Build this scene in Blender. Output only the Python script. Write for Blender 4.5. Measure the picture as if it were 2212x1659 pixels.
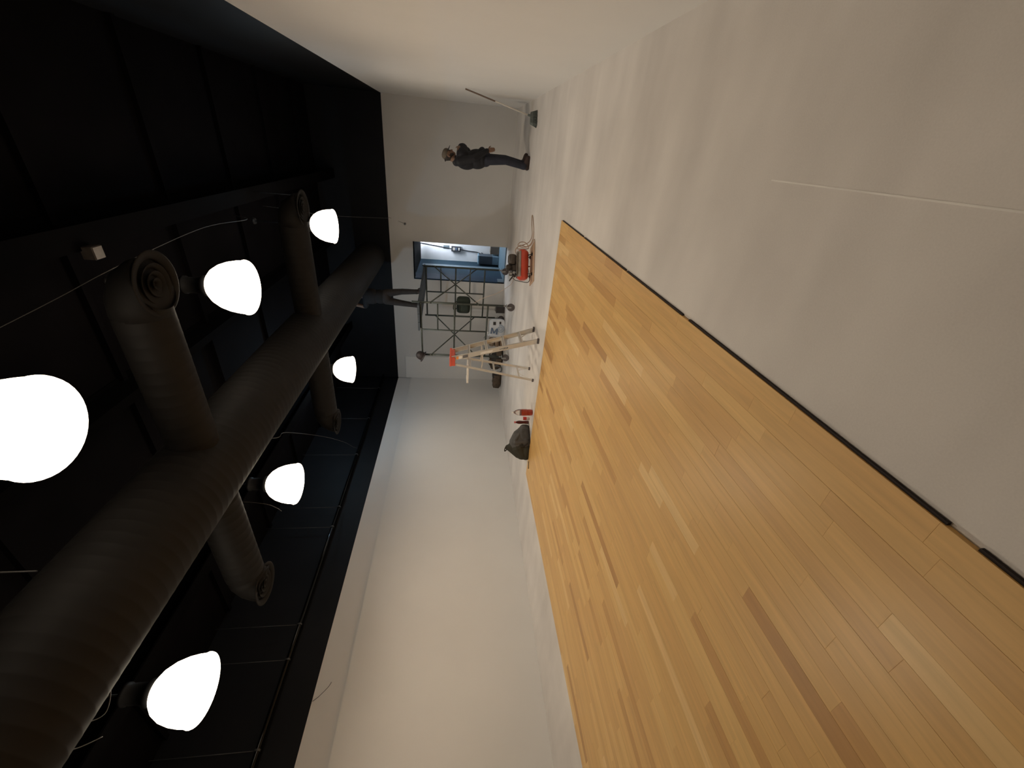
import bpy, bmesh, math, random
import numpy as np
from mathutils import Vector, Matrix

random.seed(11)
for o in list(bpy.data.objects):
    bpy.data.objects.remove(o, do_unlink=True)
SC = bpy.context.scene
COL = SC.collection

# ------------------------------------------------------------------ camera
F_PX, YAW, PITCH, ROLL, CAM_H = 873.76, 0.5353, 0.1365, 0.0216, 1.35
fwd = Vector((-math.sin(YAW) * math.cos(PITCH), math.cos(YAW) * math.cos(PITCH), -math.sin(PITCH)))
r0 = Vector((math.cos(YAW), math.sin(YAW), 0))
u0 = r0.cross(fwd)
rgt = r0 * math.cos(ROLL) + u0 * math.sin(ROLL)
upv = u0 * math.cos(ROLL) - r0 * math.sin(ROLL)
# the phone was held on its side: picture-left is the room's "up"
cx, cy, cz = -upv, rgt, -fwd
cam_d = bpy.data.cameras.new('camera')
cam_d.sensor_fit = 'HORIZONTAL'
cam_d.sensor_width = 36.0
cam_d.lens = F_PX / 2212.0 * 36.0
cam_d.clip_start = 0.05
cam = bpy.data.objects.new('camera', cam_d)
cam.matrix_world = Matrix(((cx.x, cy.x, cz.x, 0), (cx.y, cy.y, cz.y, 0), (cx.z, cy.z, cz.z, CAM_H), (0, 0, 0, 1)))
COL.objects.link(cam)
SC.camera = cam

# ------------------------------------------------------------------ world, exposure, lamp levels
world = bpy.data.worlds.new('world')
SC.world = world
world.use_nodes = True
world.node_tree.nodes['Background'].inputs[0].default_value = (0.5, 0.55, 0.7, 1)
world.node_tree.nodes['Background'].inputs[1].default_value = 0.002
SC.view_settings.view_transform = 'Standard'
SC.view_settings.look = 'None'
SC.view_settings.gamma = 1.0
SC.view_settings.use_curve_mapping = False
SC.view_settings.exposure = 0.0
SHADE_E, INNER_E, BULB_E = 6.4, 13.5, 400.0
LAMP_COL = (1.0, 0.85, 0.665)
LED_COL, LED_E = (0.42, 0.72, 1.0), (1300.0, 350.0)

# ------------------------------------------------------------------ room measures (metres)
XL, XR, YB, YF, HW, HC = -6.854, 0.797, 11.852, -3.5, 3.25, 4.95
WR, WB, WL = -0.788, 5.605, -5.281            # wood field: right edge, far edge, left edge
DX0, DX1, DZ, PY = -3.555, -2.505, 2.63, 14.2   # passage opening and its depth
LIP = 2.835                                   # top of the furred-out lower left wall


# ------------------------------------------------------------------ materials
def srgb(r, g, b):
    f = lambda c: (c / 255 / 12.92) if c / 255 <= 0.04045 else ((c / 255 + 0.055) / 1.055) ** 2.4
    return (f(r), f(g), f(b), 1)


MATS = {}


def mat(name, col, rough=0.6, metal=0.0, var=0.08, scale=6.0, stretch=(1, 1, 1), bump=0.0, bscale=None,
        emit=None, estr=0.0, trans=0.0, coat=0.0, spec=0.5, detail=4):
    """plain procedural surface: base colour with noise variation and fine relief"""
    if name in MATS:
        return MATS[name]
    m = bpy.data.materials.new(name)
    m.use_nodes = True
    nt = m.node_tree
    b = nt.nodes['Principled BSDF']
    if len(col) == 3:
        col = (*col, 1)
    b.inputs['Roughness'].default_value = rough
    b.inputs['Metallic'].default_value = metal
    b.inputs['Specular IOR Level'].default_value = spec
    b.inputs['Transmission Weight'].default_value = trans
    b.inputs['Coat Weight'].default_value = coat
    b.inputs['Coat Roughness'].default_value = 0.15
    tc = nt.nodes.new('ShaderNodeNewGeometry')
    mp = nt.nodes.new('ShaderNodeMapping')
    mp.inputs['Scale'].default_value = stretch
    nt.links.new(tc.outputs['Position'], mp.inputs['Vector'])
    nz = nt.nodes.new('ShaderNodeTexNoise')
    nz.inputs['Scale'].default_value = scale
    nz.inputs['Detail'].default_value = detail
    nt.links.new(mp.outputs['Vector'], nz.inputs['Vector'])
    rp = nt.nodes.new('ShaderNodeValToRGB')
    rp.color_ramp.elements[0].position = 0.28
    rp.color_ramp.elements[1].position = 0.72
    rp.color_ramp.elements[0].color = tuple(max(0, c * (1 - var)) for c in col[:3]) + (1,)
    rp.color_ramp.elements[1].color = tuple(min(1, c * (1 + var)) for c in col[:3]) + (1,)
    nt.links.new(nz.outputs['Fac'], rp.inputs['Fac'])
    nt.links.new(rp.outputs['Color'], b.inputs['Base Color'])
    if bump:
        n2 = nt.nodes.new('ShaderNodeTexNoise')
        n2.inputs['Scale'].default_value = bscale or scale * 6
        n2.inputs['Detail'].default_value = 3
        nt.links.new(mp.outputs['Vector'], n2.inputs['Vector'])
        bp = nt.nodes.new('ShaderNodeBump')
        bp.inputs['Strength'].default_value = bump
        bp.inputs['Distance'].default_value = 0.01
        nt.links.new(n2.outputs['Fac'], bp.inputs['Height'])
        nt.links.new(bp.outputs['Normal'], b.inputs['Normal'])
    if emit:
        b.inputs['Emission Color'].default_value = (*emit[:3], 1)
        b.inputs['Emission Strength'].default_value = estr
    MATS[name] = m
    return m


def floor_mat():
    """grey screed with soft broad bands across the room and paler patches"""
    m = bpy.data.materials.new('grey_screed')
    m.use_nodes = True
    nt = m.node_tree
    b = nt.nodes['Principled BSDF']
    b.inputs['Roughness'].default_value = 0.62
    g = nt.nodes.new('ShaderNodeNewGeometry')

    def noise(scale, stretch, detail):
        mp = nt.nodes.new('ShaderNodeMapping')
        mp.inputs['Scale'].default_value = stretch
        nt.links.new(g.outputs['Position'], mp.inputs['Vector'])
        n = nt.nodes.new('ShaderNodeTexNoise')
        n.inputs['Scale'].default_value = scale
        n.inputs['Detail'].default_value = detail
        nt.links.new(mp.outputs['Vector'], n.inputs['Vector'])
        return n

    def mix(a, bb, fac):
        x = nt.nodes.new('ShaderNodeMix')
        x.inputs[0].default_value = fac
        nt.links.new(a, x.inputs[2])
        nt.links.new(bb, x.inputs[3])
        return x.outputs[0]
    n1 = noise(1.0, (0.35, 1.6, 1), 3)      # broad bands running along X
    n2 = noise(1.3, (1, 1, 1), 5)
    n3 = noise(160, (1, 1, 1), 2)
    v = mix(mix(n1.outputs['Fac'], n2.outputs['Fac'], 0.4), n3.outputs['Fac'], 0.12)
    rp = nt.nodes.new('ShaderNodeValToRGB')
    rp.color_ramp.elements[0].position = 0.30
    rp.color_ramp.elements[1].position = 0.70
    rp.color_ramp.elements[0].color = (0.53, 0.493, 0.46, 1)
    rp.color_ramp.elements[1].color = (0.81, 0.765, 0.72, 1)
    nt.links.new(v, rp.inputs['Fac'])
    nt.links.new(rp.outputs['Color'], b.inputs['Base Color'])
    bp = nt.nodes.new('ShaderNodeBump')
    bp.inputs['Strength'].default_value = 0.12
    bp.inputs['Distance'].default_value = 0.01
    nt.links.new(n2.outputs['Fac'], bp.inputs['Height'])
    nt.links.new(bp.outputs['Normal'], b.inputs['Normal'])
    MATS['grey_screed'] = m
    return m


def wood_mat(i, col):
    m = bpy.data.materials.new('maple_tone_%d' % i)
    m.use_nodes = True
    nt = m.node_tree
    b = nt.nodes['Principled BSDF']
    b.inputs['Roughness'].default_value = 0.42
    b.inputs['Coat Weight'].default_value = 0.10
    b.inputs['Specular IOR Level'].default_value = 0.35
    b.inputs['Coat Roughness'].default_value = 0.3
    g = nt.nodes.new('ShaderNodeNewGeometry')
    oi = nt.nodes.new('ShaderNodeObjectInfo')
    mp = nt.nodes.new('ShaderNodeMapping')
    mp.inputs['Scale'].default_value = (26, 1.6, 1)
    nt.links.new(g.outputs['Position'], mp.inputs['Vector'])
    ml = nt.nodes.new('ShaderNodeMath')
    ml.operation = 'MULTIPLY'
    ml.inputs[1].default_value = 50
    nt.links.new(oi.outputs['Random'], ml.inputs[0])
    cb = nt.nodes.new('ShaderNodeCombineXYZ')
    nt.links.new(ml.outputs[0], cb.inputs[1])
    nt.links.new(cb.outputs[0], mp.inputs['Location'])
    n = nt.nodes.new('ShaderNodeTexNoise')
    n.inputs['Scale'].default_value = 1.5
    n.inputs['Detail'].default_value = 6
    n.inputs['Distortion'].default_value = 0.6
    nt.links.new(mp.outputs['Vector'], n.inputs['Vector'])
    rp = nt.nodes.new('ShaderNodeValToRGB')
    rp.color_ramp.elements[0].position = 0.25
    rp.color_ramp.elements[1].position = 0.75
    rp.color_ramp.elements[0].color = tuple(c * 0.88 for c in col) + (1,)
    rp.color_ramp.elements[1].color = tuple(min(1, c * 1.09) for c in col) + (1,)
    nt.links.new(n.outputs['Fac'], rp.inputs['Fac'])
    nt.links.new(rp.outputs['Color'], b.inputs['Base Color'])
    return m


def emat(name, col, strength):
    m = bpy.data.materials.new(name)
    m.use_nodes = True
    nt = m.node_tree
    nt.nodes.remove(nt.nodes['Principled BSDF'])
    e = nt.nodes.new('ShaderNodeEmission')
    e.inputs[0].default_value = (*col, 1)
    e.inputs[1].default_value = strength
    nt.links.new(e.outputs[0], nt.nodes['Material Output'].inputs[0])
    MATS[name] = m
    return m


mat('white_wall', (0.74, 0.72, 0.69), 0.75, var=0.025, scale=0.9, bump=0.05, bscale=30)
mat('greyer_wall', (0.60, 0.58, 0.55), 0.8, var=0.05, scale=0.8, bump=0.05, bscale=30)  # greyer white, for the end wall
mat('white_wall_upper', (0.71, 0.69, 0.665), 0.75, var=0.02, scale=0.9, bump=0.05, bscale=30)
mat('black_paint', (0.0045, 0.0045, 0.0055), 0.6, var=0.25, scale=2, spec=0.2)
mat('black_deck', (0.0035, 0.003, 0.0036), 0.9, var=0.3, scale=2, spec=0.04)
mat('beam_paint', (0.0018, 0.0016, 0.0018), 0.85, var=0.3, scale=2, spec=0.03)
mat('duct_paint', (0.0095, 0.0083, 0.0075), 0.7, var=0.2, scale=3, spec=0.25)
mat('black_pipe', (0.003, 0.003, 0.003), 0.10, var=0.1, spec=0.22)
mat('black_cable', (0.05, 0.05, 0.05), 0.4, var=0.1)
mat('pale_wire', (0.07, 0.066, 0.062), 0.5, var=0.1)
mat('black_metal', (0.02, 0.02, 0.021), 0.45, 0.3)
mat('scaffold_steel', (0.060, 0.068, 0.058), 0.5, 0.35, var=0.35, scale=9, bump=0.1)
mat('galvanised', (0.33, 0.33, 0.32), 0.4, 0.7, var=0.15)
mat('rubber', (0.10, 0.085, 0.085), 0.75, var=0.15)
mat('plank_grey', (0.05, 0.062, 0.075), 0.75, var=0.3, scale=5, stretch=(6, 1, 6))
mat('aluminium', (0.74, 0.71, 0.66), 0.36, 0.55, var=0.05, scale=8)
mat('red_plastic', (0.62, 0.10, 0.06), 0.45, var=0.08)
mat('sticker_white', (0.78, 0.76, 0.72), 0.5, var=0.04)
mat('sticker_black', (0.02, 0.02, 0.02), 0.5)
mat('sticker_orange', (0.75, 0.28, 0.06), 0.5)
mat('sticker_grey', (0.14, 0.14, 0.15), 0.5)
mat('red_enamel', (0.58, 0.06, 0.028), 0.32, coat=0.4, var=0.06)
mat('tank_grey', (0.23, 0.20, 0.17), 0.45, 0.2, var=0.12)
mat('cast_iron', (0.055, 0.045, 0.038), 0.5, 0.5, var=0.3, scale=20)
mat('motor_grey', (0.075, 0.062, 0.052), 0.5, 0.3, var=0.2, scale=20)
mat('hose_tan', (0.42, 0.30, 0.22), 0.5, var=0.06)
mat('board_wood', (0.46, 0.31, 0.2), 0.7, var=0.15, scale=5, stretch=(1, 8, 1))
mat('bag_white', (0.62, 0.64, 0.67), 0.55, var=0.05, scale=4, bump=0.25, bscale=14)
mat('print_blue', (0.10, 0.15, 0.24), 0.6)
mat('print_grey', (0.32, 0.38, 0.46), 0.6)
mat('kraft', (0.27, 0.19, 0.13), 0.8, var=0.15, scale=7, bump=0.3, bscale=25)
mat('dark_box', (0.035, 0.028, 0.025), 0.6, var=0.2)
mat('brown_canvas', (0.085, 0.06, 0.04), 0.85, var=0.35, scale=12, bump=0.4, bscale=40)
mat('dark_canvas', (0.03, 0.026, 0.022), 0.85, var=0.3, scale=12, bump=0.3)
mat('green_canvas', (0.013, 0.022, 0.016), 0.8, var=0.3, scale=12, bump=0.3)
mat('backpack_grey', (0.075, 0.073, 0.072), 0.8, var=0.25, scale=9, bump=0.35, bscale=22)
mat('backpack_green', (0.034, 0.033, 0.024), 0.85, var=0.25, scale=9, bump=0.35, bscale=22)
mat('cord_grey', (0.13, 0.13, 0.13), 0.5)
mat('soda', (0.42, 0.035, 0.012), 0.12, trans=0.25, coat=0.3, var=0.05)
mat('clear_plastic', (0.86, 0.85, 0.83), 0.06, trans=0.9, var=0.0)
mat('cap_white', (0.88, 0.87, 0.85), 0.4)
mat('cola', (0.10, 0.014, 0.012), 0.12, trans=0.15, coat=0.3)
mat('cap_pink', (0.62, 0.16, 0.15), 0.4)
mat('can_red', (0.60, 0.06, 0.05), 0.3, 0.2)
mat('can_silver', (0.62, 0.52, 0.5), 0.3, 0.5)
mat('can_brown', (0.36, 0.045, 0.02), 0.4)
mat('jacket', (0.0055, 0.0055, 0.009), 0.75, var=0.3, scale=10, bump=0.4, bscale=18)
mat('jacket_grey', (0.030, 0.029, 0.032), 0.8, var=0.3, scale=10, bump=0.4, bscale=18)
mat('jeans', (0.017, 0.019, 0.031), 0.85, var=0.3, scale=9, bump=0.4, bscale=22)
mat('boots', (0.032, 0.015, 0.012), 0.6, var=0.3, scale=20)
mat('skin', (0.19, 0.105, 0.065), 0.55, var=0.06)
mat('hair', (0.020, 0.014, 0.010), 0.7, var=0.3, scale=40)
mat('cap_beige', (0.095, 0.077, 0.057), 0.85, var=0.15)
mat('cap_dark', (0.014, 0.012, 0.012), 0.8)
mat('eye_dark', (0.02, 0.015, 0.012), 0.3)
mat('lip', (0.25, 0.10, 0.08), 0.5)
mat('dark_trousers', (0.024, 0.020, 0.019), 0.85, var=0.3, scale=9, bump=0.4, bscale=22)
mat('dark_shirt', (0.008, 0.007, 0.0075), 0.85, var=0.3, scale=9)
mat('broom_green', (0.12, 0.14, 0.13), 0.8, var=0.2, scale=30)
mat('pole_brown', (0.16, 0.105, 0.075), 0.5, var=0.15)
mat('pole_pale', (0.58, 0.53, 0.47), 0.5, var=0.06)
mat('blue_wall', (0.014, 0.030, 0.046), 0.8, var=0.06, scale=2, spec=0.1)
mat('blue_frame', (0.006, 0.020, 0.042), 0.7, var=0.08, scale=2, spec=0.15)
mat('pale_blue', (0.085, 0.115, 0.135), 0.6, var=0.04)
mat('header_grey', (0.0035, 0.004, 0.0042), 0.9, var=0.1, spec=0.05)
mat('room_white', (0.80, 0.80, 0.82), 0.7, var=0.02)
mat('blue_floor', (0.09, 0.145, 0.185), 0.4, var=0.1)
mat('box_grey', (0.035, 0.035, 0.042), 0.5)
mat('crate_blue', (0.03, 0.043, 0.06), 0.6, var=0.1)
mat('crate_pale', (0.13, 0.21, 0.28), 0.6, var=0.1)
mat('cardboard', (0.12, 0.095, 0.075), 0.8, var=0.1)
mat('underlay', (0.016, 0.008, 0.006), 0.8)
mat('chalk', (0.82, 0.79, 0.75), 0.8)
mat('stick_brown', (0.15, 0.085, 0.05), 0.6)
mat('hat_brown', (0.020, 0.013, 0.012), 0.7, var=0.2)
emat('lamp_shade_glow', LAMP_COL, SHADE_E)
emat('lamp_inside_glow', LAMP_COL, INNER_E)
emat('lamp_bulb_glow', LAMP_COL, BULB_E)
emat('lamp_inside_glow_weak', LAMP_COL, INNER_E * 0.6)
emat('lamp_bulb_glow_weak', LAMP_COL, BULB_E * 0.6)
emat('led_glow_a', LED_COL, LED_E[0])
emat('led_glow_b', LED_COL, LED_E[1])
emat('added_tube_glow', (0.80, 0.90, 1.0), 235.0)  # unseen tubes added to brighten the passage end wall
floor_mat()
WOODS = [(0.60, 0.355, 0.135), (0.57, 0.33, 0.125), (0.62, 0.38, 0.15), (0.55, 0.315, 0.12), (0.585, 0.345, 0.13),
         (0.65, 0.42, 0.19), (0.48, 0.255, 0.09), (0.42, 0.215, 0.075)]
WOODM = [wood_mat(i, (c[0] * 1.18, c[1] * 1.21, c[2] * 1.10)) for i, c in enumerate(WOODS)]


# ------------------------------------------------------------------ mesh builder
def V(*a):
    return Vector(a)


class MB:
    def __init__(self):
        self.v, self.f, self.s, self.mi = [], [], [], []
        self.cm = 0

    def _add(self, vs, fs, smooth=False):
        n = len(self.v)
        self.v += [tuple(x) for x in vs]
        for f in fs:
            self.f.append(tuple(i + n for i in f))
            self.s.append(smooth)
            self.mi.append(self.cm)
        return self

    def box(self, x0, x1, y0, y1, z0, z1, M=None):
        vs = [V(x, y, z) for z in (z0, z1) for y in (y0, y1) for x in (x0, x1)]
        if M:
            vs = [M @ p for p in vs]
        return self._add(vs, [(0, 2, 3, 1), (4, 5, 7, 6), (0, 1, 5, 4), (2, 6, 7, 3), (0, 4, 6, 2), (1, 3, 7, 5)])

    def cbox(self, x0, x1, y0, y1, z0, z1, c=0.004, M=None):
        """box with all edges chamfered"""
        vs, idx = [], {}
        for sx in (0, 1):
            for sy in (0, 1):
                for sz in (0, 1):
                    for a in range(3):
                        p = [(x0, x1)[sx], (y0, y1)[sy], (z0, z1)[sz]]
                        for b in range(3):
                            if b != a:
                                s = (sx, sy, sz)[b]
                                p[b] += c if s == 0 else -c
                        idx[(sx, sy, sz, a)] = len(vs)
                        vs.append(V(*p))
        if M:
            vs = [M @ p for p in vs]
        fs = []
        for a in range(3):
            b, d = (a + 1) % 3, (a + 2) % 3
            for s in (0, 1):
                q = []
                for (i, j) in ((0, 0), (1, 0), (1, 1), (0, 1)):
                    k = [0, 0, 0]
                    k[a], k[b], k[d] = s, i, j
                    q.append(idx[(*k, a)])
                fs.append(tuple(q if s else q[::-1]))
            for i in (0, 1):
                for j in (0, 1):
                    k0 = [0, 0, 0]
                    k0[b], k0[d] = i, j
                    k1 = list(k0)
                    k1[a] = 1
                    q = [idx[(*k0, b)], idx[(*k1, b)], idx[(*k1, d)], idx[(*k0, d)]]
                    fs.append(tuple(q if (i + j) % 2 else q[::-1]))
        for sx in (0, 1):
            for sy in (0, 1):
                for sz in (0, 1):
                    q = [idx[(sx, sy, sz, a)] for a in range(3)]
                    fs.append(tuple(q if (sx + sy + sz) % 2 else q[::-1]))
        return self._add(vs, fs)

    def tube(self, pts, r, n=10, caps=True, closed=False):
        pts = [Vector(p) for p in pts]
        m = len(pts)
        rr = r if isinstance(r, (list, tuple)) else [r] * m
        rings = []
        prev = None
        for i, p in enumerate(pts):
            if closed:
                t = (pts[(i + 1) % m] - pts[i - 1])
            else:
                t = pts[min(i + 1, m - 1)] - pts[max(i - 1, 0)]
            t.normalize()
            if prev is None:
                a = V(0, 0, 1) if abs(t.z) < 0.9 else V(1, 0, 0)
                e = t.cross(a).normalized()
            else:
                e = (prev - t * prev.dot(t))
                e = e.normalized() if e.length > 1e-6 else t.orthogonal().normalized()
            prev = e
            f = t.cross(e)
            rings.append([p + (e * math.cos(2 * math.pi * k / n) + f * math.sin(2 * math.pi * k / n)) * rr[i] for k in range(n)])
        vs = [q for ring in rings for q in ring]
        fs = []
        for i in range(m if closed else m - 1):
            j = (i + 1) % m
            for k in range(n):
                l = (k + 1) % n
                fs.append((i * n + k, i * n + l, j * n + l, j * n + k))
        self._add(vs, fs, True)
        if caps and not closed:
            b = len(self.v) - len(vs)
            self.f.append(tuple(b + k for k in range(n))[::-1]); self.s.append(False); self.mi.append(self.cm)
            self.f.append(tuple(b + (m - 1) * n + k for k in range(n))); self.s.append(False); self.mi.append(self.cm)
        return self

    def lathe(self, prof, c=(0, 0, 0), axis='z', n=24, M=None, cap0=False, cap1=False):
        """prof: list of (radius, height along axis)"""
        vs = []
        for r, h in prof:
            for k in range(n):
                a = 2 * math.pi * k / n
                x, y = r * math.cos(a), r * math.sin(a)
                p = {'z': V(x, y, h), 'x': V(h, x, y), 'y': V(y, h, x)}[axis] + Vector(c)
                vs.append(M @ p if M else p)
        fs = []
        for i in range(len(prof) - 1):
            for k in range(n):
                l = (k + 1) % n
                fs.append((i * n + k, i * n + l, (i + 1) * n + l, (i + 1) * n + k))
        self._add(vs, fs, True)
        b = len(self.v) - len(vs)
        if cap0:
            self.f.append(tuple(b + k for k in range(n))[::-1]); self.s.append(False); self.mi.append(self.cm)
        if cap1:
            self.f.append(tuple(b + (len(prof) - 1) * n + k for k in range(n))); self.s.append(False); self.mi.append(self.cm)
        return self

    def blob(self, c, rad, e1=0.6, e2=0.6, nu=18, nv=12, M=None, amp=0.0, seed=0, freq=7.0):
        """superellipsoid with lumpy surface: cushions, sacks, bags"""
        rnd = random.Random(seed)
        ph = [rnd.uniform(0, 6.28) for _ in range(9)]
        sg = lambda w, e: math.copysign(abs(w) ** e, w)
        vs = []
        for j in range(nv + 1):
            t = -math.pi / 2 + math.pi * j / nv
            for i in range(nu):
                a = 2 * math.pi * i / nu
                p = V(sg(math.cos(t), e1) * sg(math.cos(a), e2), sg(math.cos(t), e1) * sg(math.sin(a), e2), sg(math.sin(t), e1))
                k = 1 + amp * (math.sin(freq * p.x + ph[0]) * math.sin(freq * 0.8 * p.y + ph[1]) + 0.6 * math.sin(freq * 1.7 * p.z + ph[2] + 3 * p.x) * math.sin(freq * 1.3 * p.y + ph[3]))
                p = V(p.x * rad[0] * k, p.y * rad[1] * k, p.z * rad[2] * (k if p.z > 0 else 1)) + Vector(c)
                vs.append(M @ p if M else p)
        fs = []
        for j in range(nv):
            for i in range(nu):
                l = (i + 1) % nu
                fs.append((j * nu + i, j * nu + l, (j + 1) * nu + l, (j + 1) * nu + i))
        return self._add(vs, fs, True)

    def prism(self, pts, d):
        """closed polygon (list of 3-D points) extruded by vector d"""
        n = len(pts)
        pts = [Vector(p) for p in pts]
        vs = pts + [p + Vector(d) for p in pts]
        fs = [tuple(range(n))[::-1], tuple(range(n, 2 * n))] + [(i, (i + 1) % n, n + (i + 1) % n, n + i) for i in range(n)]
        return self._add(vs, fs)

    def bar(self, a, b, w, h, up=(0, 0, 1)):
        """rectangular bar from a to b, w across, h along 'up'"""
        a, b = Vector(a), Vector(b)
        t = (b - a).normalized()
        s = t.cross(Vector(up)).normalized()
        u = s.cross(t)
        q = [s * (w / 2) * i + u * (h / 2) * j for i, j in ((-1, -1), (1, -1), (1, 1), (-1, 1))]
        return self._add([a + x for x in q] + [b + x for x in q],
                         [(3, 2, 1, 0), (4, 5, 6, 7), (0, 1, 5, 4), (1, 2, 6, 5), (2, 3, 7, 6), (3, 0, 4, 7)])

    def mesh(self, name, mats):
        me = bpy.data.meshes.new(name)
        me.from_pydata(self.v, [], self.f)
        me.polygons.foreach_set('use_smooth', self.s)
        for m in (mats if isinstance(mats, (list, tuple)) else [mats]):
            me.materials.append(MATS[m] if isinstance(m, str) else m)
        me.polygons.foreach_set('material_index', self.mi)
        me.update()
        bm = bmesh.new()
        bm.from_mesh(me)
        bmesh.ops.recalc_face_normals(bm, faces=bm.faces)
        bm.to_mesh(me)
        bm.free()
        return me

    def build(self, name, mats, parent=None, label=None, cat=None, group=None, kind=None):
        """vertices are given in world space (or in the parent's local space); the origin goes to the base centre"""
        me = self.mesh(name, mats)
        o = bpy.data.objects.new(name, me)
        COL.objects.link(o)
        if parent:
            o.parent = parent
        else:
            xs = [v.co for v in me.vertices]
            c = V((min(p.x for p in xs) + max(p.x for p in xs)) / 2, (min(p.y for p in xs) + max(p.y for p in xs)) / 2, min(p.z for p in xs))
            me.transform(Matrix.Translation(-c))
            o.location = c
        return tag(o, label, cat, group, kind)


def tag(o, label=None, cat=None, group=None, kind=None):
    if label: o['label'] = label
    if cat: o['category'] = cat
    if group: o['group'] = group
    if kind: o['kind'] = kind
    return o


def empty(name, loc, rz=0.0, label=None, cat=None, group=None, kind=None):
    o = bpy.data.objects.new(name, None)
    o.empty_display_size = 0.1
    COL.objects.link(o)
    o.location = loc
    o.rotation_euler = (0, 0, rz)
    return tag(o, label, cat, group, kind)


def copy_tree(o, parent=None):
    c = o.copy()
    COL.objects.link(c)
    if parent:
        c.parent = parent
    for ch in list(o.children):
        copy_tree(ch, c)
    return c


def bez(pts, n=8):
    """smooth Catmull-Rom path through points"""
    P = [Vector(p) for p in pts]
    P = [P[0] * 2 - P[1]] + P + [P[-1] * 2 - P[-2]]
    out = []
    for i in range(1, len(P) - 2):
        for k in range(n):
            t = k / n
            a, b, c, d = P[i - 1], P[i], P[i + 1], P[i + 2]
            out.append(0.5 * ((2 * b) + (c - a) * t + (2 * a - 5 * b + 4 * c - d) * t * t + (3 * b - a - 3 * c + d) * t ** 3))
    out.append(P[-2])
    return out


# ================================================================== THE SETTING
MB().box(XL - 0.2, XR + 0.2, YF - 0.2, YB, -0.12, 0).build('floor', 'grey_screed', label='grey screed floor of the whole hall', kind='structure')

# left wall: furred-out white lower part, set-back white band, black paint above
wl = MB().box(XL - 0.2, XL, YF, YB + 0.2, 0, LIP).build('wall_left', 'white_wall', label='long white wall on the left with black upper part', kind='structure')


def kid(parent, mb, name, m, **k):
    """child mesh given in world coordinates under a parent that has only a translation"""
    mb.v = [tuple(Vector(v) - parent.location) for v in mb.v]
    return mb.build(name, m, parent, **k)


kid(wl, MB().box(XL - 0.2, XL - 0.035, YF, YB + 0.2, LIP, HW), 'set_back_band', 'white_wall_upper')
kid(wl, MB().box(XL - 0.2, XL - 0.03, YF, YB + 0.2, HW, HC + 0.2), 'black_upper_wall', 'black_paint')

# back wall with the passage opening
wb = MB()
wb.box(XL, DX0, YB, YB + 0.2, 0, HW).box(DX1, XR, YB, YB + 0.2, 0, HW).box(DX0, DX1, YB, YB + 0.2, DZ, HW)
wbo = wb.build('wall_back', 'greyer_wall', label='white end wall pierced by a tall passage', kind='structure')
kid(wbo, MB().box(XL, XR, YB, YB + 0.2, HW, HC + 0.2), 'black_upper_wall', 'black_paint')
kid(wbo, MB().box(XL, -6.07, YB - 0.022, YB, 0, 2.99), 'furred_panel', 'white_wall')

wr = MB().box(XR, XR + 0.2, YF, YB + 0.2, 0, HW).build('wall_right', 'white_wall', label='white wall on the right with black upper part', kind='structure')
kid(wr, MB().box(XR, XR + 0.2, YF, YB + 0.2, HW, HC + 0.2), 'black_upper_wall', 'black_paint')
wf = MB().box(XL, XR, YF - 0.2, YF, 0, HW).build('wall_front', 'white_wall', label='white wall behind the viewer', kind='structure')
kid(wf, MB().box(XL, XR, YF - 0.2, YF, HW, HC + 0.2), 'black_upper_wall', 'black_paint')
MB().box(XL - 0.2, XR + 0.2, YF - 0.2, YB + 0.2, HC, HC + 0.15).build('ceiling', 'black_deck', label='black painted ceiling deck', kind='structure')

# passage behind the opening: blue side wall, dark soffit, bright little room round the corner to the right
PX1 = -0.2
MB().box(DX0 - 0.15, DX0, YB + 0.2, PY + 0.15, 0, 2.9).build('wall_passage_left', 'blue_wall', label='blue side wall of the passage', kind='structure')
MB().box(DX0 - 0.15, PX1, PY, PY + 0.15, 0, 2.9).build('wall_passage_back', 'room_white', label='bright white wall at the end of the passage', kind='structure')
MB().box(PX1, PX1 + 0.15, YB + 0.2, PY + 0.15, 0, 2.9).build('wall_passage_right', 'room_white', label='right wall of the little room, out of sight', kind='structure')
MB().box(DX0 - 0.15, PX1 + 0.15, YB + 0.2, PY + 0.15, -0.12, 0.03).box(DX0, DX1, YB + 0.002, YB + 0.2, -0.12, 0.03).build('floor_passage', 'blue_floor', label='pale blue floor of the passage', kind='structure')
MB().box(DX0, PX1, YB + 0.2, PY, DZ, DZ + 0.15).build('ceiling_passage', 'header_grey', label='dark soffit of the passage', kind='structure')
MB().box(DX0, PX1, PY - 0.03, PY, 0.03, 0.20).build('baseboard_passage', 'sticker_white', label='pale baseboard at the end of the passage', kind='structure')
fr = empty('door_1', (DX0, YB, 0), label='blue door frame lining the left side of the passage', kind='structure')
MB().box(0, 0.035, -0.012, 0.55, 0.03, DZ).build('jamb', 'blue_frame', fr)
MB().box(0, 0.02, 0.55, 1.35, 0.03, 2.5).build('side_panel', 'blue_wall', fr)
MB().box(0, 0.06, 1.35, 1.55, 0.03, 2.5).build('inner_jamb', 'pale_blue', fr)
MB().box(0, 0.05, -0.012, 0.30, 0.03, 0.20).build('plinth', 'pale_blue', fr)
MB().box(0.035, DX1 - DX0, -0.012, 0.2, DZ - 0.03, DZ).build('head', 'header_grey', fr)

# ---- maple field, plank by plank
W = 0.0826
ncol = int(round((WR - WL) / W))
W = (WR - WL) / ncol
TH = 0.018


def cam_proj(p):
    q = Vector(p) - V(0, 0, CAM_H)
    z = q.dot(fwd)
    if z < 0.05:
        return None
    return 1106 - q.dot(upv) / z * F_PX, 829.5 - q.dot(rgt) / z * F_PX


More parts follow.
